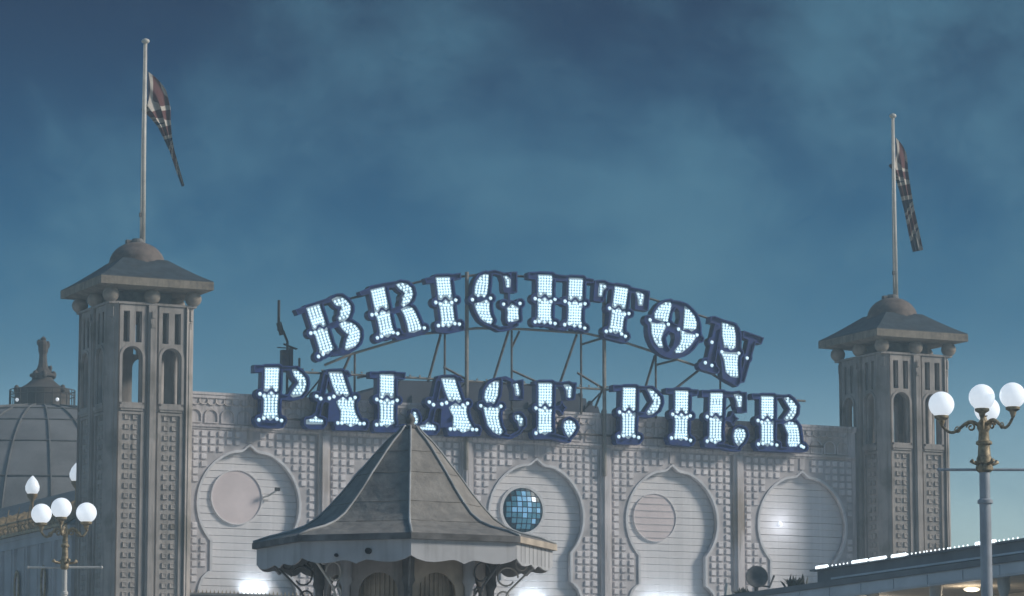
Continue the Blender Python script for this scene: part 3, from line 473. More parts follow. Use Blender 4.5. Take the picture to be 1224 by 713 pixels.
# ---------------------------------------------------------------- sign letters
def sd_poly(X, Z, poly):
    d = np.full(X.shape, 1e9); ins = np.zeros(X.shape, bool); n = len(poly)
    for i in range(n):
        ax, az = poly[i]; bx, bz = poly[(i+1) % n]; ex, ez = bx-ax, bz-az; l = ex*ex+ez*ez+1e-12
        t = np.clip(((X-ax)*ex+(Z-az)*ez)/l, 0, 1); d = np.minimum(d, (X-ax-t*ex)**2+(Z-az-t*ez)**2)
        if az != bz: ins ^= ((az > Z) != (bz > Z)) & (X < ex*(Z-az)/(bz-az)+ax)
    return np.where(ins, -1, 1)*np.sqrt(d)
def sd_cap(X, Z, pts, r):
    d = np.full(X.shape, 1e9)
    for (ax, az), (bx, bz) in zip(pts[:-1], pts[1:]):
        ex, ez = bx-ax, bz-az; t = np.clip(((X-ax)*ex+(Z-az)*ez)/(ex*ex+ez*ez+1e-12), 0, 1); d = np.minimum(d, (X-ax-t*ex)**2+(Z-az-t*ez)**2)
    return np.sqrt(d)-r
def contours(F, x0, z0, h):
    """marching squares, returns closed loops where F crosses 0 (inside F<0)"""
    nz, nx = F.shape; seg = {}
    def pt(a, c):
        (i, j), (k, l) = a, c; f1, f2 = F[i, j], F[k, l]; t = f1/(f1-f2)
        return (x0+(j+(l-j)*t)*h, z0+(i+(k-i)*t)*h)
    S = F < 0
    for i in range(nz-1):
        for j in range(nx-1):
            c = S[i, j]+2*S[i, j+1]+4*S[i+1, j+1]+8*S[i+1, j]
            if c in (0, 15): continue
            e = {'b': ((i, j), (i, j+1)), 'r': ((i, j+1), (i+1, j+1)), 't': ((i+1, j), (i+1, j+1)), 'l': ((i, j), (i+1, j))}
            for s_, q in {1: 'lb', 2: 'br', 3: 'lr', 4: 'rt', 5: 'lbrt', 6: 'bt', 7: 'lt', 8: 'tl', 9: 'tb', 10: 'brtl', 11: 'tr', 12: 'rl', 13: 'rb', 14: 'bl'}[c:=int(c)] and [(k, {1: 'lb', 2: 'br', 3: 'lr', 4: 'rt', 5: 'lbrt', 6: 'bt', 7: 'lt', 8: 'tl', 9: 'tb', 10: 'brtl', 11: 'tr', 12: 'rl', 13: 'rb', 14: 'bl'}[c][2*k:2*k+2]) for k in range(2 if c in (5, 10) else 1)]:
                seg.setdefault(e[q[0]], []).append(e[q[1]])
                seg.setdefault(e[q[1]], []).append(e[q[0]])
    loops = []; used = set()
    for st in seg:
        if st in used: continue
        lp = [st]; used.add(st); cur = st
        while True:
            nx_ = [q for q in seg[cur] if q not in used]
            if not nx_: break
            cur = nx_[0]; used.add(cur); lp.append(cur)
        P = [pt(*q) for q in lp]
        if len(P) > 8: loops.append(simp(P))
    return loops
def simp(P, tol=.006):
    def rdp(a):
        if len(a) < 3: return a
        p0 = np.array(a[0]); p1 = np.array(a[-1]); d = p1-p0; n = np.hypot(*d)+1e-9
        A = np.array(a); ds = abs(d[0]*(A[:, 1]-p0[1])-d[1]*(A[:, 0]-p0[0]))/n; k = int(ds.argmax())
        return [a[0], a[-1]] if ds[k] < tol else rdp(a[:k+1])[:-1]+rdp(a[k:])
    h = len(P)//2
    return rdp(P[:h+1])[:-1]+rdp(P[h:]+[P[0]])[:-1]
POS = ['first letter B at the left end of the arched upper row', 'letter R, second in the arched upper row, right of the B', 'letter I, third in the arched upper row', 'letter G near the top of the arched upper row', 'wide letter H at the top of the arched upper row', 'letter T between the H and the O of the upper row',
       'round letter O, last but one in the upper row', 'tilted letter N at the right end of the upper row', 'letter P at the far left of the straight lower row', 'letter A beside the leftmost P of the lower row', 'letter L of the lower row, over the kiosk roof tip', 'second letter A of the lower row, right of the kiosk roof tip',
       'letter C in the middle of the lower row', 'letter E closing the first word of the lower row', 'letter P that begins the last word of the lower row', 'letter I in the last word of the lower row', 'letter E between I and R in the last word', 'final letter R at the right end of the lower row']
def bulb_shape(b, x, y, z, r):
    n = 6; vs = [(x+r*math.cos(k*math.pi/3), y, z+r*math.sin(k*math.pi/3)) for k in range(n)]
    vs += [(x+.7*r*math.cos(k*math.pi/3+.5), y-.75*r, z+.7*r*math.sin(k*math.pi/3+.5)) for k in range(n)]+[(x, y-r*1.05, z)]
    b.add(vs, [(k, (k+1) % n, n+(k+1) % n, n+k) for k in range(n)]+[(n+k, n+(k+1) % n, 2*n) for k in range(n)])
H = .03
for li, (ch, lits, dts, polys, caps, holes) in enumerate(LETTERS):
    allp = [p for s_ in lits+polys for p in s_]+dts+[p for _, s_ in caps for p in s_]
    x0 = min(p[0] for p in allp)-.4; x1 = max(p[0] for p in allp)+.4; z0 = min(p[1] for p in allp)-.4; z1 = max(p[1] for p in allp)+.4
    X, Z = np.meshgrid(np.arange(x0, x1, H), np.arange(z0, z1, H))
    lit = np.full(X.shape, 9.)
    for p in lits: lit = np.minimum(lit, sd_poly(X, Z, p))
    for p in dts: lit = np.minimum(lit, np.hypot(X-p[0], Z-p[1])-.05)
    F = lit-.145
    for p in polys: F = np.minimum(F, sd_poly(X, Z, p))
    for r, p in caps: F = np.minimum(F, sd_cap(X, Z, p, r))
    for p in holes: F = np.maximum(F, -sd_poly(X, Z, p)-.02)
    lo = contours(F, x0, z0, H); li_ = contours(F+.045, x0, z0, H); rf = contours(lit-.035, x0, z0, H)
    t = empty('sign_letter', ((x0+x1)/2, 1.6, z0+.3), label='navy light-bulb '+POS[li], cat='letter', group='lit letters of the pier sign')
    off = Matrix.Translation((-(x0+x1)/2, -1.6, -z0-.3))
    # shell: back plate, dark returns, raised lip
    b = B(); b.mesh(plate(lo, 1.56, 1.84)); bm_ = b.me('shell', ['navy', 'ret'], T=off)
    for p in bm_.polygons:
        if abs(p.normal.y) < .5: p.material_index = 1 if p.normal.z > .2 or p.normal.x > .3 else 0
    link('shell', bm_, None, t)
    b = B(); b.mesh(plate(lo+li_, 1.47, 1.559)); b.ob('lip', 'navy', t, T=off)
    b = B(); b.mesh(plate(rf, 1.548, 1.559)); b.ob('reflector', 'refl', t, T=off, kind='stuff' if len(rf) > 1 else None)
    b = B(); u = Vector((1, 0))
    if len(lits[0]) == 8 and ch in 'BRIHTPE': u = (Vector(lits[0][1])-Vector(lits[0][0])).normalized()
    vv = Vector((-u.y, u.x)); pit = .107
    cx_, cz_ = lits[0][0]
    taken = []
    for p in dts: bulb_shape(b, p[0], 1.547, p[1], .062); taken.append(p)
    for j in range(-45, 46):
        o_ = Vector((cx_, cz_))+vv*(j*pit-.06); run = []
        for i in range(-500, 501):
            q = o_+u*(i*.01); ok = False
            if x0+H < q.x < x1-H and z0+H < q.y < z1-H:
                a, c = int((q.y-z0)/H), int((q.x-x0)/H); fa, fc = (q.y-z0)/H-a, (q.x-x0)/H-c
                if a+1 < lit.shape[0] and c+1 < lit.shape[1]:
                    ok = (lit[a, c]*(1-fa)*(1-fc)+lit[a+1, c]*fa*(1-fc)+lit[a, c+1]*(1-fa)*fc+lit[a+1, c+1]*fa*fc) < -.012
            if ok: run.append(q)
            elif run:
                Ln = (run[-1]-run[0]).length
                if Ln > .02:
                    nb = max(1, int((Ln-.05)/pit)+1) if Ln > .12 else 1
                    for k in range(nb):
                        q2 = run[0].lerp(run[-1], .5) if nb == 1 else run[0].lerp(run[-1], (.03+(Ln-.06)*k/(nb-1))/Ln)
                        if not any((q2.x-p[0])**2+(q2.y-p[1])**2 < .0085 for p in taken): bulb_shape(b, q2.x, 1.547, q2.y, .049)
                run = []
    b.ob('bulbs', 'bulb', t, T=off, kind='stuff')
# ---------------------------------------------------------------- sign framework
fr = empty('sign_scaffold', (15, 2.0, 16.1), label='steel tube framework holding the two rows of sign letters', cat='framework')
FO = Matrix.Translation((-15, -2.0, -16.1))
def bar(nm, pts, r, m='steel'):
    b = B(); b.tube(pts, r, 7); b.ob(nm, m, fr, T=FO)
Y1 = 1.95
bar('rail', [(x, Y1, z) for x, z in ((8.29, 19.33), (11.01, 20.12), (13.37, 20.80), (15.78, 21.18), (17.53, 21.20), (20.54, 21.05), (22.88, 20.68), (25.44, 20.06))], .045)
bar('rail', [(x, Y1, z) for x, z in ((9.3, 17.4), (10.35, 17.86), (13.04, 18.75), (15.44, 19.12), (17.35, 19.2), (20.0, 19.2), (21.78, 18.92), (25.05, 18.15), (26.08, 17.62))], .05, 'paint_steel')
bar('rail', [(4.9+2.4, Y1, 17.08), (13.0, Y1, 17.12), (20.0, Y1, 17.10), (29.6, Y1, 17.1)], .045, 'paint_steel')
bar('rail', [(6.9, Y1, 15.35), (30.4, Y1, 15.35)], .04)
for x, z in ((14.99, 21.2), (20.75, 21.0)): bar('post', [(x, 1.88, 13.8), (x, 1.88, z)], .075, 'paint_steel')
for x, a, c in ((14.12, 16.1, 18.9), (16.88, 16.1, 19.12), (19.8, 16.1, 19.15), (10.49, 16.1, 17.9), (23.0, 16.1, 18.6), (25.82, 16.1, 18.1), (8.3, 16.1, 17.6), (28.2, 16.1, 17.1)): bar('post', [(x, Y1, a), (x, Y1, c)], .042)
for (xa, za), dy, (xb, zb) in (((13.95, 18.8), 0, (13.45, 17.0)), ((16.76, 19.12), 0, (16.1, 17.1)), ((19.62, 19.13), 0, (18.9, 17.2)), ((22.97, 18.52), 0, (22.5, 17.1)), ((10.3, 17.8), 0, (9.9, 16.9)), ((24.94, 18.1), 0, (23.6, 17.1))):
    bar('brace', [(xa, Y1, za), (xb, Y1+.02, zb)], .05)
for (xa, za), (xb, zb) in (((14.07, 17.59), (15.03, 17.17)), ((16.9, 17.61), (17.87, 17.26)), ((19.64, 17.67), (20.77, 17.12)), ((10.6, 17.0), (11.4, 17.2)), ((19.8, 18.75), (20.7, 19.05)), ((16.9, 18.5), (17.2, 19.1)), ((23.0, 18.15), (23.9, 18.4)), ((20.7, 17.1), (20.4, 16.4))):
    bar('brace', [(xa, Y1, za), (xb, Y1, zb)], .045)
for x in (9.3, 14.99, 20.75, 26.6): bar('stay', [(x, 1.9, 17.1), (x+.05, 4.5, 16.2), (x+.05, 4.6, 14)], .035)
b = B()
for k in range(57): b.box(7.2+k*.39, 7.26+k*.39, 1.86, 1.9, 17.16, 17.22)
b.ob('clamps', 'paint_steel', fr, T=FO, kind='stuff')
# antenna mast behind the leftmost letters
an = empty('antenna_mast', (7.9, 2.25, 16.1), label='dark antenna mast with bent upper arm beside the first letter of the sign', cat='antenna')
AO = Matrix.Translation((-7.9, -2.25, -16.1))
b = B(); b.tube([(7.95, 2.25, 16.1), (7.95, 2.25, 18.2), (7.78, 2.25, 18.6)], .05, 8); b.tube([(7.74, 2.25, 18.45), (7.6, 2.25, 18.9)], .11, 8); b.ob('mast', 'black', an, T=AO)
b = B(); b.tube([(7.6, 2.25, 18.6), (7.6, 2.25, 19.72)], .055, 8); b.ob('aerial', 'black', an, T=AO)
b = B(); b.box(7.72, 7.98, 2.15, 2.4, 17.2, 17.9); b.box(8.02, 8.16, 2.2, 2.3, 17.2, 17.95); b.ob('junction_box', 'ret', an, T=AO)
b = B(); b.tube([(7.55, 2.25, 17.98), (8.35, 2.25, 17.98)], .022, 5); b.tube([(7.8, 2.25, 18.12), (8.3, 2.25, 17.96)], .04, 5); b.ob('cross_arm', 'black', an, T=AO)
# ---------------------------------------------------------------- kiosk with swept octagonal roof
KX, KY = -18.53, -67.17
kk = empty('octagonal_kiosk', (KX, KY, 0), label='octagonal kiosk with a swept pointed lead roof and scalloped valance in front of the facade', cat='kiosk')
VA = [R(-112+45*k) for k in range(8)]
prof = [(2.26, 5.42), (2.03, 5.50), (1.72, 5.575), (1.50, 5.66), (1.31, 5.79), (1.14, 5.97), (.96, 6.18), (.77, 6.43), (.62, 6.61), (.49, 6.77), (.34, 6.94), (.19, 7.08), (.11, 7.17)]
lean = lambda z: max(0, z-5.6)*.045
for k in range(8):
    a0, a1 = VA[k], VA[(k+1) % 8]; NU = 12; vs = []; fine = []
    for i in range(len(prof)-1):
        for s_ in range(3):
            u = s_/3; fine.append((prof[i][0]*(1-u)+prof[i+1][0]*u, prof[i][1]*(1-u)+prof[i+1][1]*u))
    fine.append(prof[-1])
    for i, (r, z) in enumerate(fine):
        for j in range(NU+1):
            u = j/NU; x = r*(math.cos(a0)*(1-u)+math.cos(a1)*u); y = r*(math.sin(a0)*(1-u)+math.sin(a1)*u)
            e = 4*u*(1-u); low = max(0, 1-abs(i-12)/12)
            dz = e*low*(.012*math.sin(i*2.1+u*5+k)+.008*math.sin(u*17+i+k*2)) - e*.012
            vs.append((x+lean(z)*.9, y-lean(z)*.44, z+dz))
    m_ = NU+1; fs = [(i*m_+j, i*m_+j+1, (i+1)*m_+j+1, (i+1)*m_+j) for i in range(len(fine)-1) for j in range(NU)]
    b = B(); b.add(vs, fs); b.ob('roof_panel', 'tent', kk, smooth='all')
    b = B(); b.tube([(r*math.cos(a0)+lean(z)*.9, r*math.sin(a0)-lean(z)*.44, z+.012) for r, z in prof], [.022]*4+[.018]*(len(prof)-4), 6); b.ob('roof_ridge', 'ridge', kk, smooth='all')
    for rr_, zz_ in ((1.50, 5.665), (1.14, 5.975), (.77, 6.435), (.49, 6.775)):
        ps = [Vector((rr_*(math.cos(a0)*(1-u)+math.cos(a1)*u)+lean(zz_)*.9, rr_*(math.sin(a0)*(1-u)+math.sin(a1)*u)-lean(zz_)*.44, zz_-.008*4*u*(1-u)+.002)) for u in [q/6 for q in range(7)]]
        b = B(); b.tube(ps, .004, 4); b.ob('lead_seam', 'tent', kk)
    # eave board under the lead edge
    def fq(r, u): return Vector((r*(math.cos(a0)*(1-u)+math.cos(a1)*u), r*(math.sin(a0)*(1-u)+math.sin(a1)*u), 0))
    p0, p1 = fq(2.275, 0), fq(2.275, 1); L_ = (p1-p0).length; ang = math.atan2((p1-p0).y, (p1-p0).x)
    T = Matrix.Translation(p0) @ Matrix.Rotation(ang, 4, 'Z')
    b = B(); b.add([(0, 0, 5.42), (L_, 0, 5.42), (L_, 0, 5.33), (0, 0, 5.33), (.05, .11, 5.42), (L_-.05, .11, 5.42), (L_-.05, .11, 5.33), (.05, .11, 5.33)],
                   [(0, 1, 2, 3), (4, 5, 6, 7), (0, 1, 5, 4), (3, 2, 6, 7), (0, 3, 7, 4), (1, 2, 6, 5)]); b.ob('eave_board', 'tan' if k == 1 else 'soffit', kk, T=T)
    p0, p1 = fq(2.205, 0), fq(2.205, 1); L_ = (p1-p0).length
    T = Matrix.Translation(p0) @ Matrix.Rotation(ang, 4, 'Z')
    sc = [(0, .24), (.06, .29), (.14, .325), (.22, .33), (.30, .315), (.36, .295), (.41, .29), (.46, .315), (.5, .345), (.54, .315), (.59, .29), (.64, .295), (.7, .315), (.78, .33), (.86, .325), (.94, .29), (1, .24)]
    lp = [(x*L_, 5.34-d) for x, d in sc]+[(L_, 5.34), (0, 5.34)]
    me = plate([lp], 0, .03); me.transform(T); link('valance', me, 'valance', kk)
    if k == 1:
        b = B(); 
        for q in range(1, 9): b.tube([(L_*q/9, -.003, 5.34), (L_*q/9, -.003, 5.06)], .003, 4)
        b.ob('board_joint', 'soffit', kk, T=T, kind='stuff')
    # fretwork between the posts and the eave, post, arched wall panel
    pa = Vector((1.27*math.cos(a0), 1.27*math.sin(a0), 0))
    b = B(); b.lathe([(.085, 0), (.085, .3), (.06, .35), (.06, 4.3), (.09, 4.36), (.06, 4.42), (.06, 4.72), (.10, 4.8), (.085, 4.88), (.10, 5.3)], (pa.x, pa.y), 12); b.ob('post', 'valance' if k % 2 else 'soffit', kk, smooth=True)
    d = Vector((math.cos(a0), math.sin(a0), 0))
    b = B()
    for (cr_, cz_, rr_, t0, t1) in ((1.52, 4.92, .17, 0, 330), (1.75, 5.12, .12, 0, 340), (1.46, 4.62, .10, 20, 360), (1.42, 4.44, .07, 0, 360), (1.95, 5.2, .07, 0, 360)):
        b.tube([pa*0+d*(cr_+rr_*(1-.35*q/14)*math.cos(R(t0+(t1-t0)*q/14)))+Vector((0, 0, cz_+rr_*(1-.35*q/14)*math.sin(R(t0+(t1-t0)*q/14)))) for q in range(15)], .014, 5)
    b.tube([d*1.33+Vector((0, 0, 4.3)), d*1.55+Vector((0, 0, 4.72)), d*1.85+Vector((0, 0, 5.02)), d*2.1+Vector((0, 0, 5.2))], .018, 6)
    b.ob('scroll_bracket', 'white' if k in (7, 2) else 'soffit', kk, smooth='all')
    p0, p1 = fq(1.22, .04), fq(1.22, .96); L_ = (p1-p0).length; T = Matrix.Translation(p0) @ Matrix.Rotation(ang, 4, 'Z')
    me = plate([rect(0, L_, 0, 5.3), archo(.12, L_-.12, .9, 4.93, 16)], 0, .06); me.transform(T); link('arched_panel', me, 'tan' if k in (0,) else 'stone2', kk)
    me = plate([rect(0, L_, .8, 5.2)], .25, .3); me.transform(T); link('wall_panel', me, 'tan', kk)
    b = B()
    for q in range(9): b.tube([(.14+q*(L_-.28)/8, .24, .9), (.14+q*(L_-.28)/8, .235, 5.1)], .018, 5)
    b.ob('curtain_folds', 'tan', kk, T=T, kind='stuff')
b = B(); b.lathe([(1.1, 5.31), (2.19, 5.31), (2.19, 5.325), (1.1, 5.325)], (0, 0), 8, VA[0], cap=False); b.ob('soffit', 'soffit', kk)
b = B(); b.lathe([(.12, 7.12), (.14, 7.16), (.09, 7.20), (.05, 7.22), (.075, 7.26), (.075, 7.30), (.03, 7.35), (.005, 7.38)], (.065, -.03), 14); b.ob('finial', 'soffit', kk, smooth='all')
for a, z in ((.62, 5.17), (.33, 5.12)):
    p = Vector((2.21*(math.cos(VA[7])*(1-a)+math.cos(VA[0])*a), 2.21*(math.sin(VA[7])*(1-a)+math.sin(VA[0])*a), z))
    b = B(); d = Vector((math.cos(R(-134.5)), math.sin(R(-134.5)), 0)); b.tube([p-d*.01, p+d*.05], .045 if a > .5 else .025, 10); b.ob('spotlight', 'black', kk)
# ---------------------------------------------------------------- street lamps
def lamp(x, y, zg, gs, r, label, rot, reach):
    HS = lambda pr: [(a*reach, z) for a, z in pr]
    t = empty('street_lamp', (x, y, 0), label=label, cat='street lamp', group='globe street lamps on the promenade')
    b = B(); b.lathe(HS([(.26, 0), (.26, .5), (.2, .6), (.16, 1.0), (.115, 1.1), (.108, zg-3.4), (.13, zg-3.38), (.13, zg-3.33), (.105, zg-3.3), (.10, zg-1.56), (.135, zg-1.54), (.135, zg-1.49), (.095, zg-1.46), (.092, zg-.98)]), (0, 0), 18); b.ob('post', 'post' if reach == 1 else 'white', t, smooth=True)
    b = B(); b.lathe(HS([(.10, zg-1.0), (.15, zg-.96), (.155, zg-.9), (.12, zg-.86), (.14, zg-.76), (.115, zg-.70), (.105, zg-.52), (.145, zg-.50), (.145, zg-.46), (.10, zg-.43), (.09, zg-.28), (.12, zg-.22), (.12, zg-.14), (.07, zg-.08), (.05, zg-.02), (.08, zg)]), (0, 0), 16); b.ob('column_head', 'brass', t, smooth=True)
    b = B()
    for s_ in (-1, 1):
        b.tube([(s_*.1, 0, zg-.86), (s_*.22, 0, zg-.84), (s_*.27, 0, zg-.80)], [.03, .028, .045], 7)
        b.tube([(0, s_*.1, zg-.86), (0, s_*.22, zg-.84), (0, s_*.27, zg-.80)], [.03, .028, .045], 7)
    b.ob('collar_knobs', 'brass', t, smooth='all')
    b = B(); c_, s_ = math.cos(rot), math.sin(rot); b.tube([(-c_*.80, -s_*.80, zg-.95), (c_*.80, s_*.80, zg-.95)], .024, 8); b.ball((-c_*.8, -s_*.8, zg-.95), .035, 8, 5); b.ball((c_*.8, s_*.8, zg-.95), .035, 8, 5); b.ob('ladder_bar', 'post' if reach == 1 else 'white', t)
    for dx, dy, dz in gs:
        d = Vector((dx, dy, 0)); ln = d.length; d.normalize()
        b = B(); pts = []
        for q in range(25):
            u = q/24; rr_ = ln*u; z = zg-.35 - .16*math.sin(u*math.pi*1.55+.1) * (1 if u < .75 else 1) + (.30*max(0, (u-.72)/.28)**2)
            z = zg-.19 + .10*math.sin(math.pi*u*2.0)*(1-u*.2) + (.07+dz)*max(0, (u-.6)/.4)**2
            pts.append(d*(.06+rr_*.94)+Vector((0, 0, z)))
        b.tube(pts, [.036-.012*q/24 for q in range(25)], 7)
        cu = []
        for q in range(20): a = q/19*math.pi*2.6; cu.append(d*(ln*.30+.085*(1-q/26)*math.cos(a))+Vector((0, 0, zg-.19+.085*(1-q/26)*math.sin(a))))
        b.tube(cu, .018, 6)
        cu = []
        for q in range(14): a = q/13*math.pi*2.0+2; cu.append(d*(ln*.62+.05*math.cos(a))+Vector((0, 0, zg-.22+.05*math.sin(a))))
        b.tube(cu, .012, 5)
        ar = b.ob('scroll_arm', 'brass', t, smooth='all')
        p = d*ln; zc = zg+dz
        b = B(); b.lathe([(.03, zc-.14), (.05, zc-.08), (.06, zc-.04), (.125, zc+.0), (.13, zc+.04), (.10, zc+.05)], (p.x, p.y), 14); b.ob('globe_cup', 'brass', ar, smooth=True)
        b = B(); b.ball((p.x, p.y, zc+.03+r*.93), r, 24, 14); g = b.ob('globe', 'globe', t, smooth='all')
    return t
lamp(-5.71, -63.40, 8.33, [(-.467, .62, .0), (-.30, -.41, .03), (.48, .60, -.05), (.04, -.855, .03)], .228, 'street lamp with four white globes at the right edge, before the right tower', R(-26), 1)
lamp(-15.34, -42.03, 7.62, [(-.38, .52, .0), (-.25, -.44, .06), (.405, -.2, .0)], .225, 'street lamp with white globes at the lower left, in front of the dome', R(-26), .62)
# ---------------------------------------------------------------- side hall, dome building
sh = empty('side_hall', (.6, 5, 0), label='low pale hall with gilded eaves and oval windows behind the left tower', cat='building')
SO = Matrix.Translation((-.6, -5, 0))
b = B(); b.box(.62, 6.0, 4.5, 36, 0, 11.3); b.ob('wall', 'far_wall', sh, T=SO)
b = B(); b.box(.52, 6.1, 4.45, 36.1, 11.3, 11.45); b.box(.56, .619, 4.46, 36.0, 11.0, 11.299); b.ob('cornice', 'far_wall', sh, T=SO)
for k in range(10):
    y = 6.2+k*1.55
    b = B(); b.box(.5, .619, y-.09, y+.09, 0, 10.99); b.box(.45, .499, y+.1, y+.16, 0, 10.99); b.ob('pilaster', 'far_wall', sh, T=SO)
for k in range(7):
    y = 7.3+k*3.1
    me = plate([[(.27*math.cos(t*math.pi/12), 9.55+.62*math.sin(t*math.pi/12)) for t in range(24)], [(.2*math.cos(t*math.pi/12), 9.55+.53*math.sin(t*math.pi/12)) for t in range(24)]], 0, .06)
    me.transform(Matrix.Translation((-.06, y-5, 0)) @ Matrix.Rotation(R(90), 4, 'Z')); wo = link('oval_window', me, 'gold', sh)
    me = plate([[(.2*math.cos(t*math.pi/12), 9.55+.53*math.sin(t*math.pi/12)) for t in range(24)]], 0, .02)
    me.transform(Matrix.Translation((-.03, y-5, 0)) @ Matrix.Rotation(R(90), 4, 'Z')); link('pane', me, 'pane', wo)
# gilded cresting: slanting scroll fans
b = B()
for k in range(54):
    y = 4.9+k*.42; z = 11.46; hgt = .55+.5*(k % 3 == 0)
    b.tube([(.52, y, z), (.42, y+.28, z+hgt*.5), (.55, y+.42, z+hgt)], [.05, .035, .015], 5)
    cu = [(.42+.02*q, y+.12+.12*math.cos(q*.7), z+.25+.12*math.sin(q*.7)) for q in range(9)]; b.tube(cu, .022, 4)
b.box(.40, .5, 4.8, 30, 11.46, 11.56); b.box(.46, .54, 4.8, 30, 11.95, 12.0)
b.ob('cresting', 'gold', sh, T=SO)
b = B(); b.add([(.55, 4.6, 11.46), (.55, 36, 11.46), (5.5, 36, 14.0), (5.5, 4.6, 14.0), (6, 36, 11.46), (6, 4.6, 11.46)], [(0, 1, 2, 3), (3, 2, 4, 5), (0, 3, 5), (1, 2, 4)]); b.ob('roof', 'far_dome', sh, T=SO)
for k in range(26):
    b = B(); b.tube([(.7, 5.4+k*.9, 11.62), (1.6, 5.9+k*.9, 12.1), (3.2, 6.1+k*.9, 12.95)], .07, 4); b.ob('roof_rib', 'gold', sh, T=SO)
dm = empty('domed_pavilion', (12.28, 43.5, 0), label='large dark ribbed dome with a ring lantern and spire beyond the left tower', cat='building')
b = B(); b.lathe([(13.2, 0), (13.2, 11.2), (13.6, 11.3), (13.6, 11.6), (13.1, 11.6)], (0, 0), 48); b.ob('drum', 'far_wall', dm)
dp = [(13*math.cos(R(a)), 11.6+8.6*math.sin(R(a))) for a in list(range(0, 84, 4))+[84]]
b = B(); b.lathe(dp+[(1.2, 20.18)], (0, 0), 64); b.ob('dome', 'far_dome', dm, smooth='all')
for k in range(36):
    a = 2*math.pi*k/36+.07
    b = B(); b.tube([((r+.02)*math.cos(a), (r+.02)*math.sin(a), z+.02) for r, z in dp], .05, 5); b.ob('dome_rib', 'rib', dm)
for a in (30, 45, 58, 70, 80):
    r_, z_ = 13.02*math.cos(R(a)), 11.62+8.6*math.sin(R(a)); b = B(); n = 64
    b.tube([(r_*math.cos(2*math.pi*k/n), r_*math.sin(2*math.pi*k/n), z_) for k in range(n+1)], .04, 5); b.ob('dome_ring', 'rib', dm)
b = B(); b.lathe([(1.3, 20.1), (1.3, 21.02), (1.22, 21.08), (1.0, 21.15), (.75, 21.3), (.52, 21.5), (.5, 21.62), (.62, 21.68), (.62, 21.78), (.42, 21.86), (.3, 22.05), (.26, 22.1)], (0, 0), 28); b.ob('lantern', 'far_dark', dm, smooth=True)
for a in (-60, -100, -150, 180, 120, 60, 0, -30):
    b = B(); b.ball((1.28*math.cos(R(a)), 1.28*math.sin(R(a)), 21.0), .14, 10, 6, 1.6) if a in (-60, 180) else b.ball((.52*math.cos(R(a)), .52*math.sin(R(a)), 21.75), .15, 8, 6, 1.3); b.ob('knob', 'far_dark', dm, smooth='all')
b = B(); b.lathe([(.30, 22.0), (.22, 22.3), (.19, 22.6), (.19, 22.75), (.24, 22.9), (.25, 23.2), (.19, 23.35), (.13, 23.42), (.15, 23.5), (.05, 23.6)], (0, 0), 10); b.ball((-.2, .05, 23.3), .12, 8, 5, 1.4); b.ball((.2, -.08, 23.2), .11, 8, 5, 1.8); b.tube([(.3, -.1, 22.2), (.34, -.1, 22.1), (.3, -.1, 21.9)], .1, 6); b.ob('spire', 'far_dark', dm)
b = B(); n = 40
for zz in (20.75, 21.0): b.tube([(1.55*math.cos(2*math.pi*k/n), 1.55*math.sin(2*math.pi*k/n), zz) for k in range(n+1)], .025, 4)
for k in range(24): b.tube([(1.55*math.cos(2*math.pi*k/24), 1.55*math.sin(2*math.pi*k/24), 20.2), (1.55*math.cos(2*math.pi*k/24), 1.55*math.sin(2*math.pi*k/24), 21.0)], .02, 4)
b.ob('railing', 'far_dark', dm)
for a, r_, z_ in ((200, 1.5, 20.45), (-80, 1.2+.3, 20.45), (-45, 2.0, 20.2)):
    b = B(); b.ball((r_*math.cos(R(a)), r_*math.sin(R(a)), z_), .09, 8, 6); b.ob('lamp_bulb', 'globe', dm)
# flame-shaped lamps on the side hall roof
for (x, y, z, lab) in ((2.88, 16.0, 13.75, 'white flame-shaped lamp above the left globe of the lower left street lamp'), (2.31, 9.0, 13.65, 'white flame-shaped lamp half hidden by the edge of the left tower')):
    t = empty('flame_lamp', (x, y, z-1.2), label=lab, cat='lamp', group='flame-shaped roof lamps')
    b = B(); b.lathe([(.02, 1.0), (.2, 1.02), (.27, 1.15), (.28, 1.3), (.2, 1.5), (.08, 1.65), (.01, 1.72)], (0, 0), 16); b.ob('glass_shade', 'globe', t, smooth='all')
    b = B(); b.lathe([(.1, 0), (.06, .3), (.06, .7), (.2, .9), (.22, 1.0), (.1, 1.0)], (0, 0), 12); b.ob('stand', 'gold', t, smooth=True)
# ---------------------------------------------------------------- dark hall roof behind the sign
bh = empty('rear_hall', (26, 22, 0), label='dark stepped hall roof showing behind the lower row of letters', cat='building')
lp = [(18.4, 0), (18.4, 18.5), (19.0, 18.8), (19.8, 19.09), (20.4, 19.3), (21.2, 19.35), (21.3, 19.65), (24.5, 19.75), (27.9, 19.82), (28.1, 19.72), (29.3, 19.66), (29.4, 19.5), (29.9, 19.5), (29.95, 19.36), (30.3, 19.3), (30.35, 19.05), (30.9, 18.98), (31.0, 18.7), (31.6, 18.7), (31.6, 0)]
me = plate([lp], 0, 12); me.transform(Matrix.Translation((-26, 0, 0))); link('gable', me, 'hall', bh)
for k in range(9):
    b = B(); b.box(-7+k*1.4, -6.8+k*1.4, -.12, -.001, 10, 19.0); b.ob('pilaster', 'hall', bh)
for x, z in ((29.55, 19.5), (30.1, 19.36), (30.6, 19.04), (31.3, 18.7)):
    b = B(); b.ball((x-26, .2, z+.08), .14, 8, 6); b.ob('roof_knob', 'hall', bh, smooth='all')
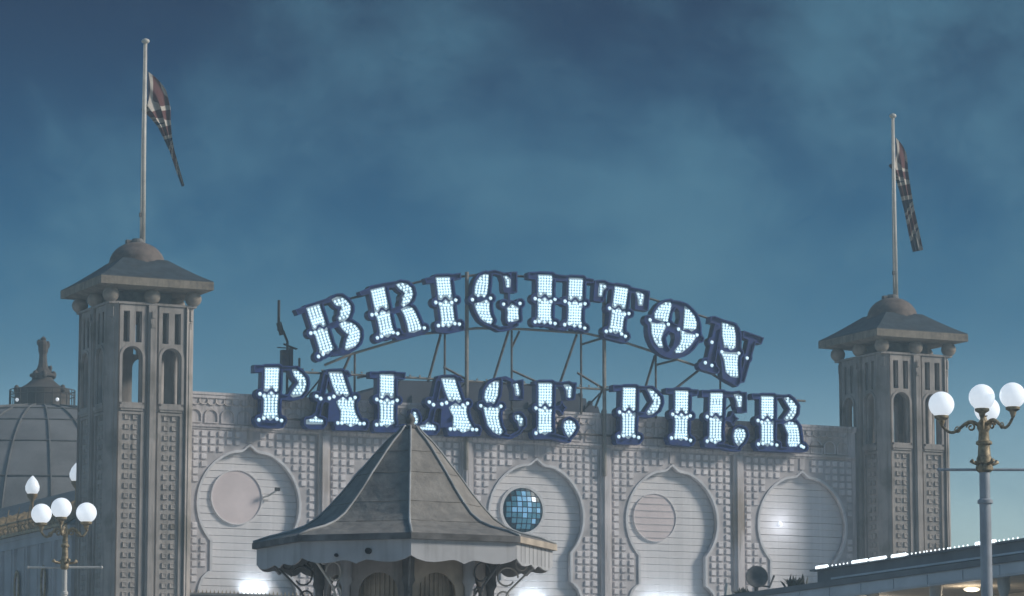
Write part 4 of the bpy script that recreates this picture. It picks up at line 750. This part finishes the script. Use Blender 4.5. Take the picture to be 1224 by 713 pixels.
# ---------------------------------------------------------------- right-hand canopy
ca = empty('promenade_canopy', (5.9, -38, 0), label='long promenade canopy edged with white lights at the lower right', cat='canopy')
P1 = Vector((5.60, -38.3)); P2 = Vector((4.35, -50.0)); dv = (P2-P1).normalized(); P0 = P1-dv*7.5; nrm = Vector((-dv.y, dv.x))
if nrm.x < 0: nrm = -nrm
def cbx(nm, s0, s1, n0, n1, z0, z1, m, **k):
    b = B(); c = [(P1+dv*s+nrm*n) for s, n in ((s0, n0), (s1, n0), (s1, n1), (s0, n1))]; b.prism([(p.x-5.9, p.y+38) for p in c], z0, z1); return b.ob(nm, m, ca, **k)
cbx('fascia', -7.5, 40, -.12, 0, 6.62, 6.92, 'fasc2')
cbx('lower_roof', -7.6, 40, -.2, 5, 6.921, 7.06, 'canopy_roof')
cbx('upper_roof', 0, 40, .3, 4.6, 7.061, 7.42, 'canopy_roof')
cbx('gutter', 1.0, 40, .2, .299, 7.14, 7.19, 'fasc2')
cbx('roof_lip', -.3, 40, .22, 4.7, 7.421, 7.47, 'canopy_roof')
cbx('ceiling', -7.4, 40, .01, 4.9, 6.7, 6.85, 'beige')
cbx('inner_wall', -7.4, 40, 3.6, 3.8, 0, 6.69, 'beige')
for k in range(12): cbx('fascia_panel', -7.3+k*1.8, -7.3+k*1.8+1.74, -.15, -.121, 6.66, 6.89, 'fasc2')
s_ = .1; 
while s_ < 26:
    ln = rnd.choice((.7, .9, 1.1)); fat = rnd.random()
    b = B(); q = s_
    while q < s_+ln:
        p = P1+dv*q+nrm*.24; b.ball((p.x-5.9, p.y+38, 7.495), .05 if fat > .35 else .022, 6, 4); q += .10 if fat > .35 else .22
    b.ob('light_strip', 'strip', ca, kind='stuff'); s_ += ln+rnd.choice((.12, .22, .3))
for s in (1.2, 6.3): 
    p = P1+dv*s+nrm*1.4; b = B(); b.ball((p.x-5.9, p.y+38, 6.62), .2, 14, 7, .28); b.ob('ceiling_lamp', 'warm', ca, smooth='all')
    l = bpy.data.lights.new('ceiling_glow', 'POINT'); l.energy = 9; l.shadow_soft_size = .15; l.color = (1, .86, .66); o = bpy.data.objects.new('ceiling_glow', l); COL.objects.link(o); o.parent = ca; o.location = (p.x-5.9, p.y+38, 6.35)
for s in (-6.8, -3.6, -.2, 3.2, 6.6, 10, 13.4): 
    p = P1+dv*s+nrm*.3; b = B(); b.lathe([(.12, 0), (.12, .6), (.08, .7), (.08, 6.2), (.14, 6.4), (.16, 6.69)], (p.x-5.9, p.y+38), 12); b.ob('column', 'white', ca, smooth=True)
# roof clutter on the canopy
p = P1-dv*4.25+nrm*.5
t = empty('satellite_dish', (p.x, p.y, 7.06), label='dark round satellite dish standing on the canopy roof', cat='dish')
b = B(); b.lathe([(.02, .0), (.15, .02), (.26, .06), (.30, .12), (.28, .12), (.14, .05), (.02, .04)], (0, 0), 20, T if False else 0); me = b.me('reflector', 'soffit', 'all'); me.transform(Matrix.Translation((0, 0, .45)) @ Matrix.Rotation(R(-26), 4, 'Z') @ Matrix.Rotation(R(80), 4, 'X')); link('reflector', me, None, t)
b = B(); b.tube([(0, .02, 0), (0, .03, .4)], .06, 8); b.tube([(0, 0, .25), (.25, -.25, .2), (.36, -.3, .5)], .03, 6); b.ob('stand', 'soffit', t)
def bush(x, y, z, s, n, label, seed):
    r = random.Random(seed); b = B()
    for i in range(n):
        a = r.uniform(0, 6.28); e = r.uniform(.2, 1.4); L_ = s*r.uniform(.5, 1); d = Vector((math.cos(a)*math.cos(e), math.sin(a)*math.cos(e), math.sin(e))); sd_ = d.cross(Vector((0, 0, 1))).normalized()*.02
        p = Vector((r.uniform(-s, s)*.5, r.uniform(-s, s)*.5, 0)); q = p+d*L_
        b.add([p-sd_, p+sd_, (p+q)/2+sd_*2+Vector((0, 0, .03)), q, (p+q)/2-sd_*2+Vector((0, 0, .03))], [(0, 1, 2, 3, 4)])
    return b.ob('roof_plant', 'leaf', None, loc=(x, y, z), label=label, cat='plant', group='plants on the canopy roof')
p = P1-dv*1.7+nrm*.5; bush(p.x, p.y, 7.06, .45, 70, 'dark spiky plant on the canopy roof where the row of lights begins', 3)
p = P1-dv*5.4+nrm*.6; bush(p.x, p.y, 7.06, .3, 60, 'low grey plant on the canopy roof left of the dark dish', 5)
p = P1-dv*6.1+nrm*.5
b = B(); b.add([(-.1, 0, 0), (.16, 0, 0), (-.04, 0, .42), (-.1, .12, 0), (.16, .12, 0), (-.04, .12, .42)], [(0, 1, 2), (3, 5, 4), (0, 2, 5, 3), (1, 4, 5, 2), (0, 3, 4, 1)])
b.ob('roof_vent', 'white', None, loc=(p.x, p.y, 7.06), label='small white triangular vent at the left end of the canopy roof', cat='vent')
# ---------------------------------------------------------------- fittings on the facade
t = empty('ledge_cresting', (6.3, 1.5, 8.9), label='dark iron ledge with a row of small spikes below the first keyhole arch', cat='cresting')
b = B(); b.box(-2.5, 2.6, -.1, .55, -.6, -.02); b.box(-2.55, 2.65, -.16, .58, -.02, .05); b.ob('ledge', 'soffit', t)
b = B()
for k in range(34): b.tube([(-2.45+k*.15, -.1, .05), (-2.45+k*.15, -.1, .17)], [.03, .004], 5)
b.ob('spikes', 'brass', t, kind='stuff')
t = empty('security_camera', (7.0, 2.3, 12.6), label='small security camera on a white arm beside the first round window', cat='camera')
b = B(); b.tube([(.05, .1, -.1), (.2, -.2, -.05), (.42, -.4, .12)], .035, 6); b.tube([(.0, .05, -.16), (.25, -.1, -.2)], .03, 6); b.ob('arm', 'white', t)
b = B(); b.box(.38, .54, -.5, -.35, .12, .24); b.ob('housing', 'black', t)
# floodlights under the arches, washing the slats
def flood(x, z, e, lab, r=.2, tilt=0):
    t = empty('floodlight', (x, 2.05, z), label=lab, cat='floodlight', group='floodlights below the keyhole arches')
    b = B(); b.box(-.14, .14, -.08, .02, -.1, 0); b.ob('housing', 'black', t)
    b = B(); b.box(-.11, .11, -.06, .0, .002, .012); b.ob('lens', 'refl', t)
    l = bpy.data.lights.new('flood_beam', 'AREA'); l.energy = e; l.shape = 'RECTANGLE'; l.size = .9; l.size_y = .1; l.color = (.75, .88, 1); l.spread = R(120)
    o = bpy.data.objects.new('flood_beam', l); COL.objects.link(o); o.parent = t; o.location = (0, -.02, .03); o.rotation_euler = (R(180-38), 0, 0)
flood(6.75, 8.98, 3.2, 'floodlight on the spiked ledge under the first keyhole arch')
flood(17.9, 8.75, 5, 'floodlight under the third keyhole arch, right of the kiosk')
flood(23.0, 8.8, 3, 'left floodlight under the fourth keyhole arch')
flood(24.0, 8.8, 3, 'right floodlight under the fourth keyhole arch')
t = empty('added_shutter_glow', (28.6, 2.15, 12.3), label='added glowing ball for the soft glow spot on the fifth arch slats', cat='lamp')  # not a real fitting: added for the glow spot on the slats
b = B(); b.lathe([(.02, -.08), (.07, -.06), (.09, 0), (.07, .06), (.02, .08)], (0, 0), 14); b.ob('glass_shade', 'globe', t, smooth='all', T=Matrix.Translation((0, .13, 0)))
l = bpy.data.lights.new('shutter_glow', 'POINT'); l.energy = 5; l.shadow_soft_size = .1; l.color = (.85, .9, 1); o = bpy.data.objects.new('shutter_glow', l); COL.objects.link(o); o.parent = t; o.location = (.05, -.45, 0)  # added point light in front of the slats, makes the soft glow
# ---------------------------------------------------------------- air
hz = B(); hz.box(-1600, 1600, -1600, 1600, -9.3, 30.3)
m = bpy.data.materials.new('haze_air'); m.use_nodes = True; t_ = m.node_tree; t_.nodes.clear(); o_ = t_.nodes.new('ShaderNodeOutputMaterial'); v_ = t_.nodes.new('ShaderNodeVolumePrincipled')
v_.inputs['Color'].default_value = (.61, .84, .97, 1); v_.inputs['Density'].default_value = .0020; v_.inputs['Anisotropy'].default_value = 0
t_.links.new(v_.outputs[0], o_.inputs['Volume']); M['haze'] = m
hz.ob('haze', 'haze', None, kind='stuff')
scn.cycles.volume_bounces = 0
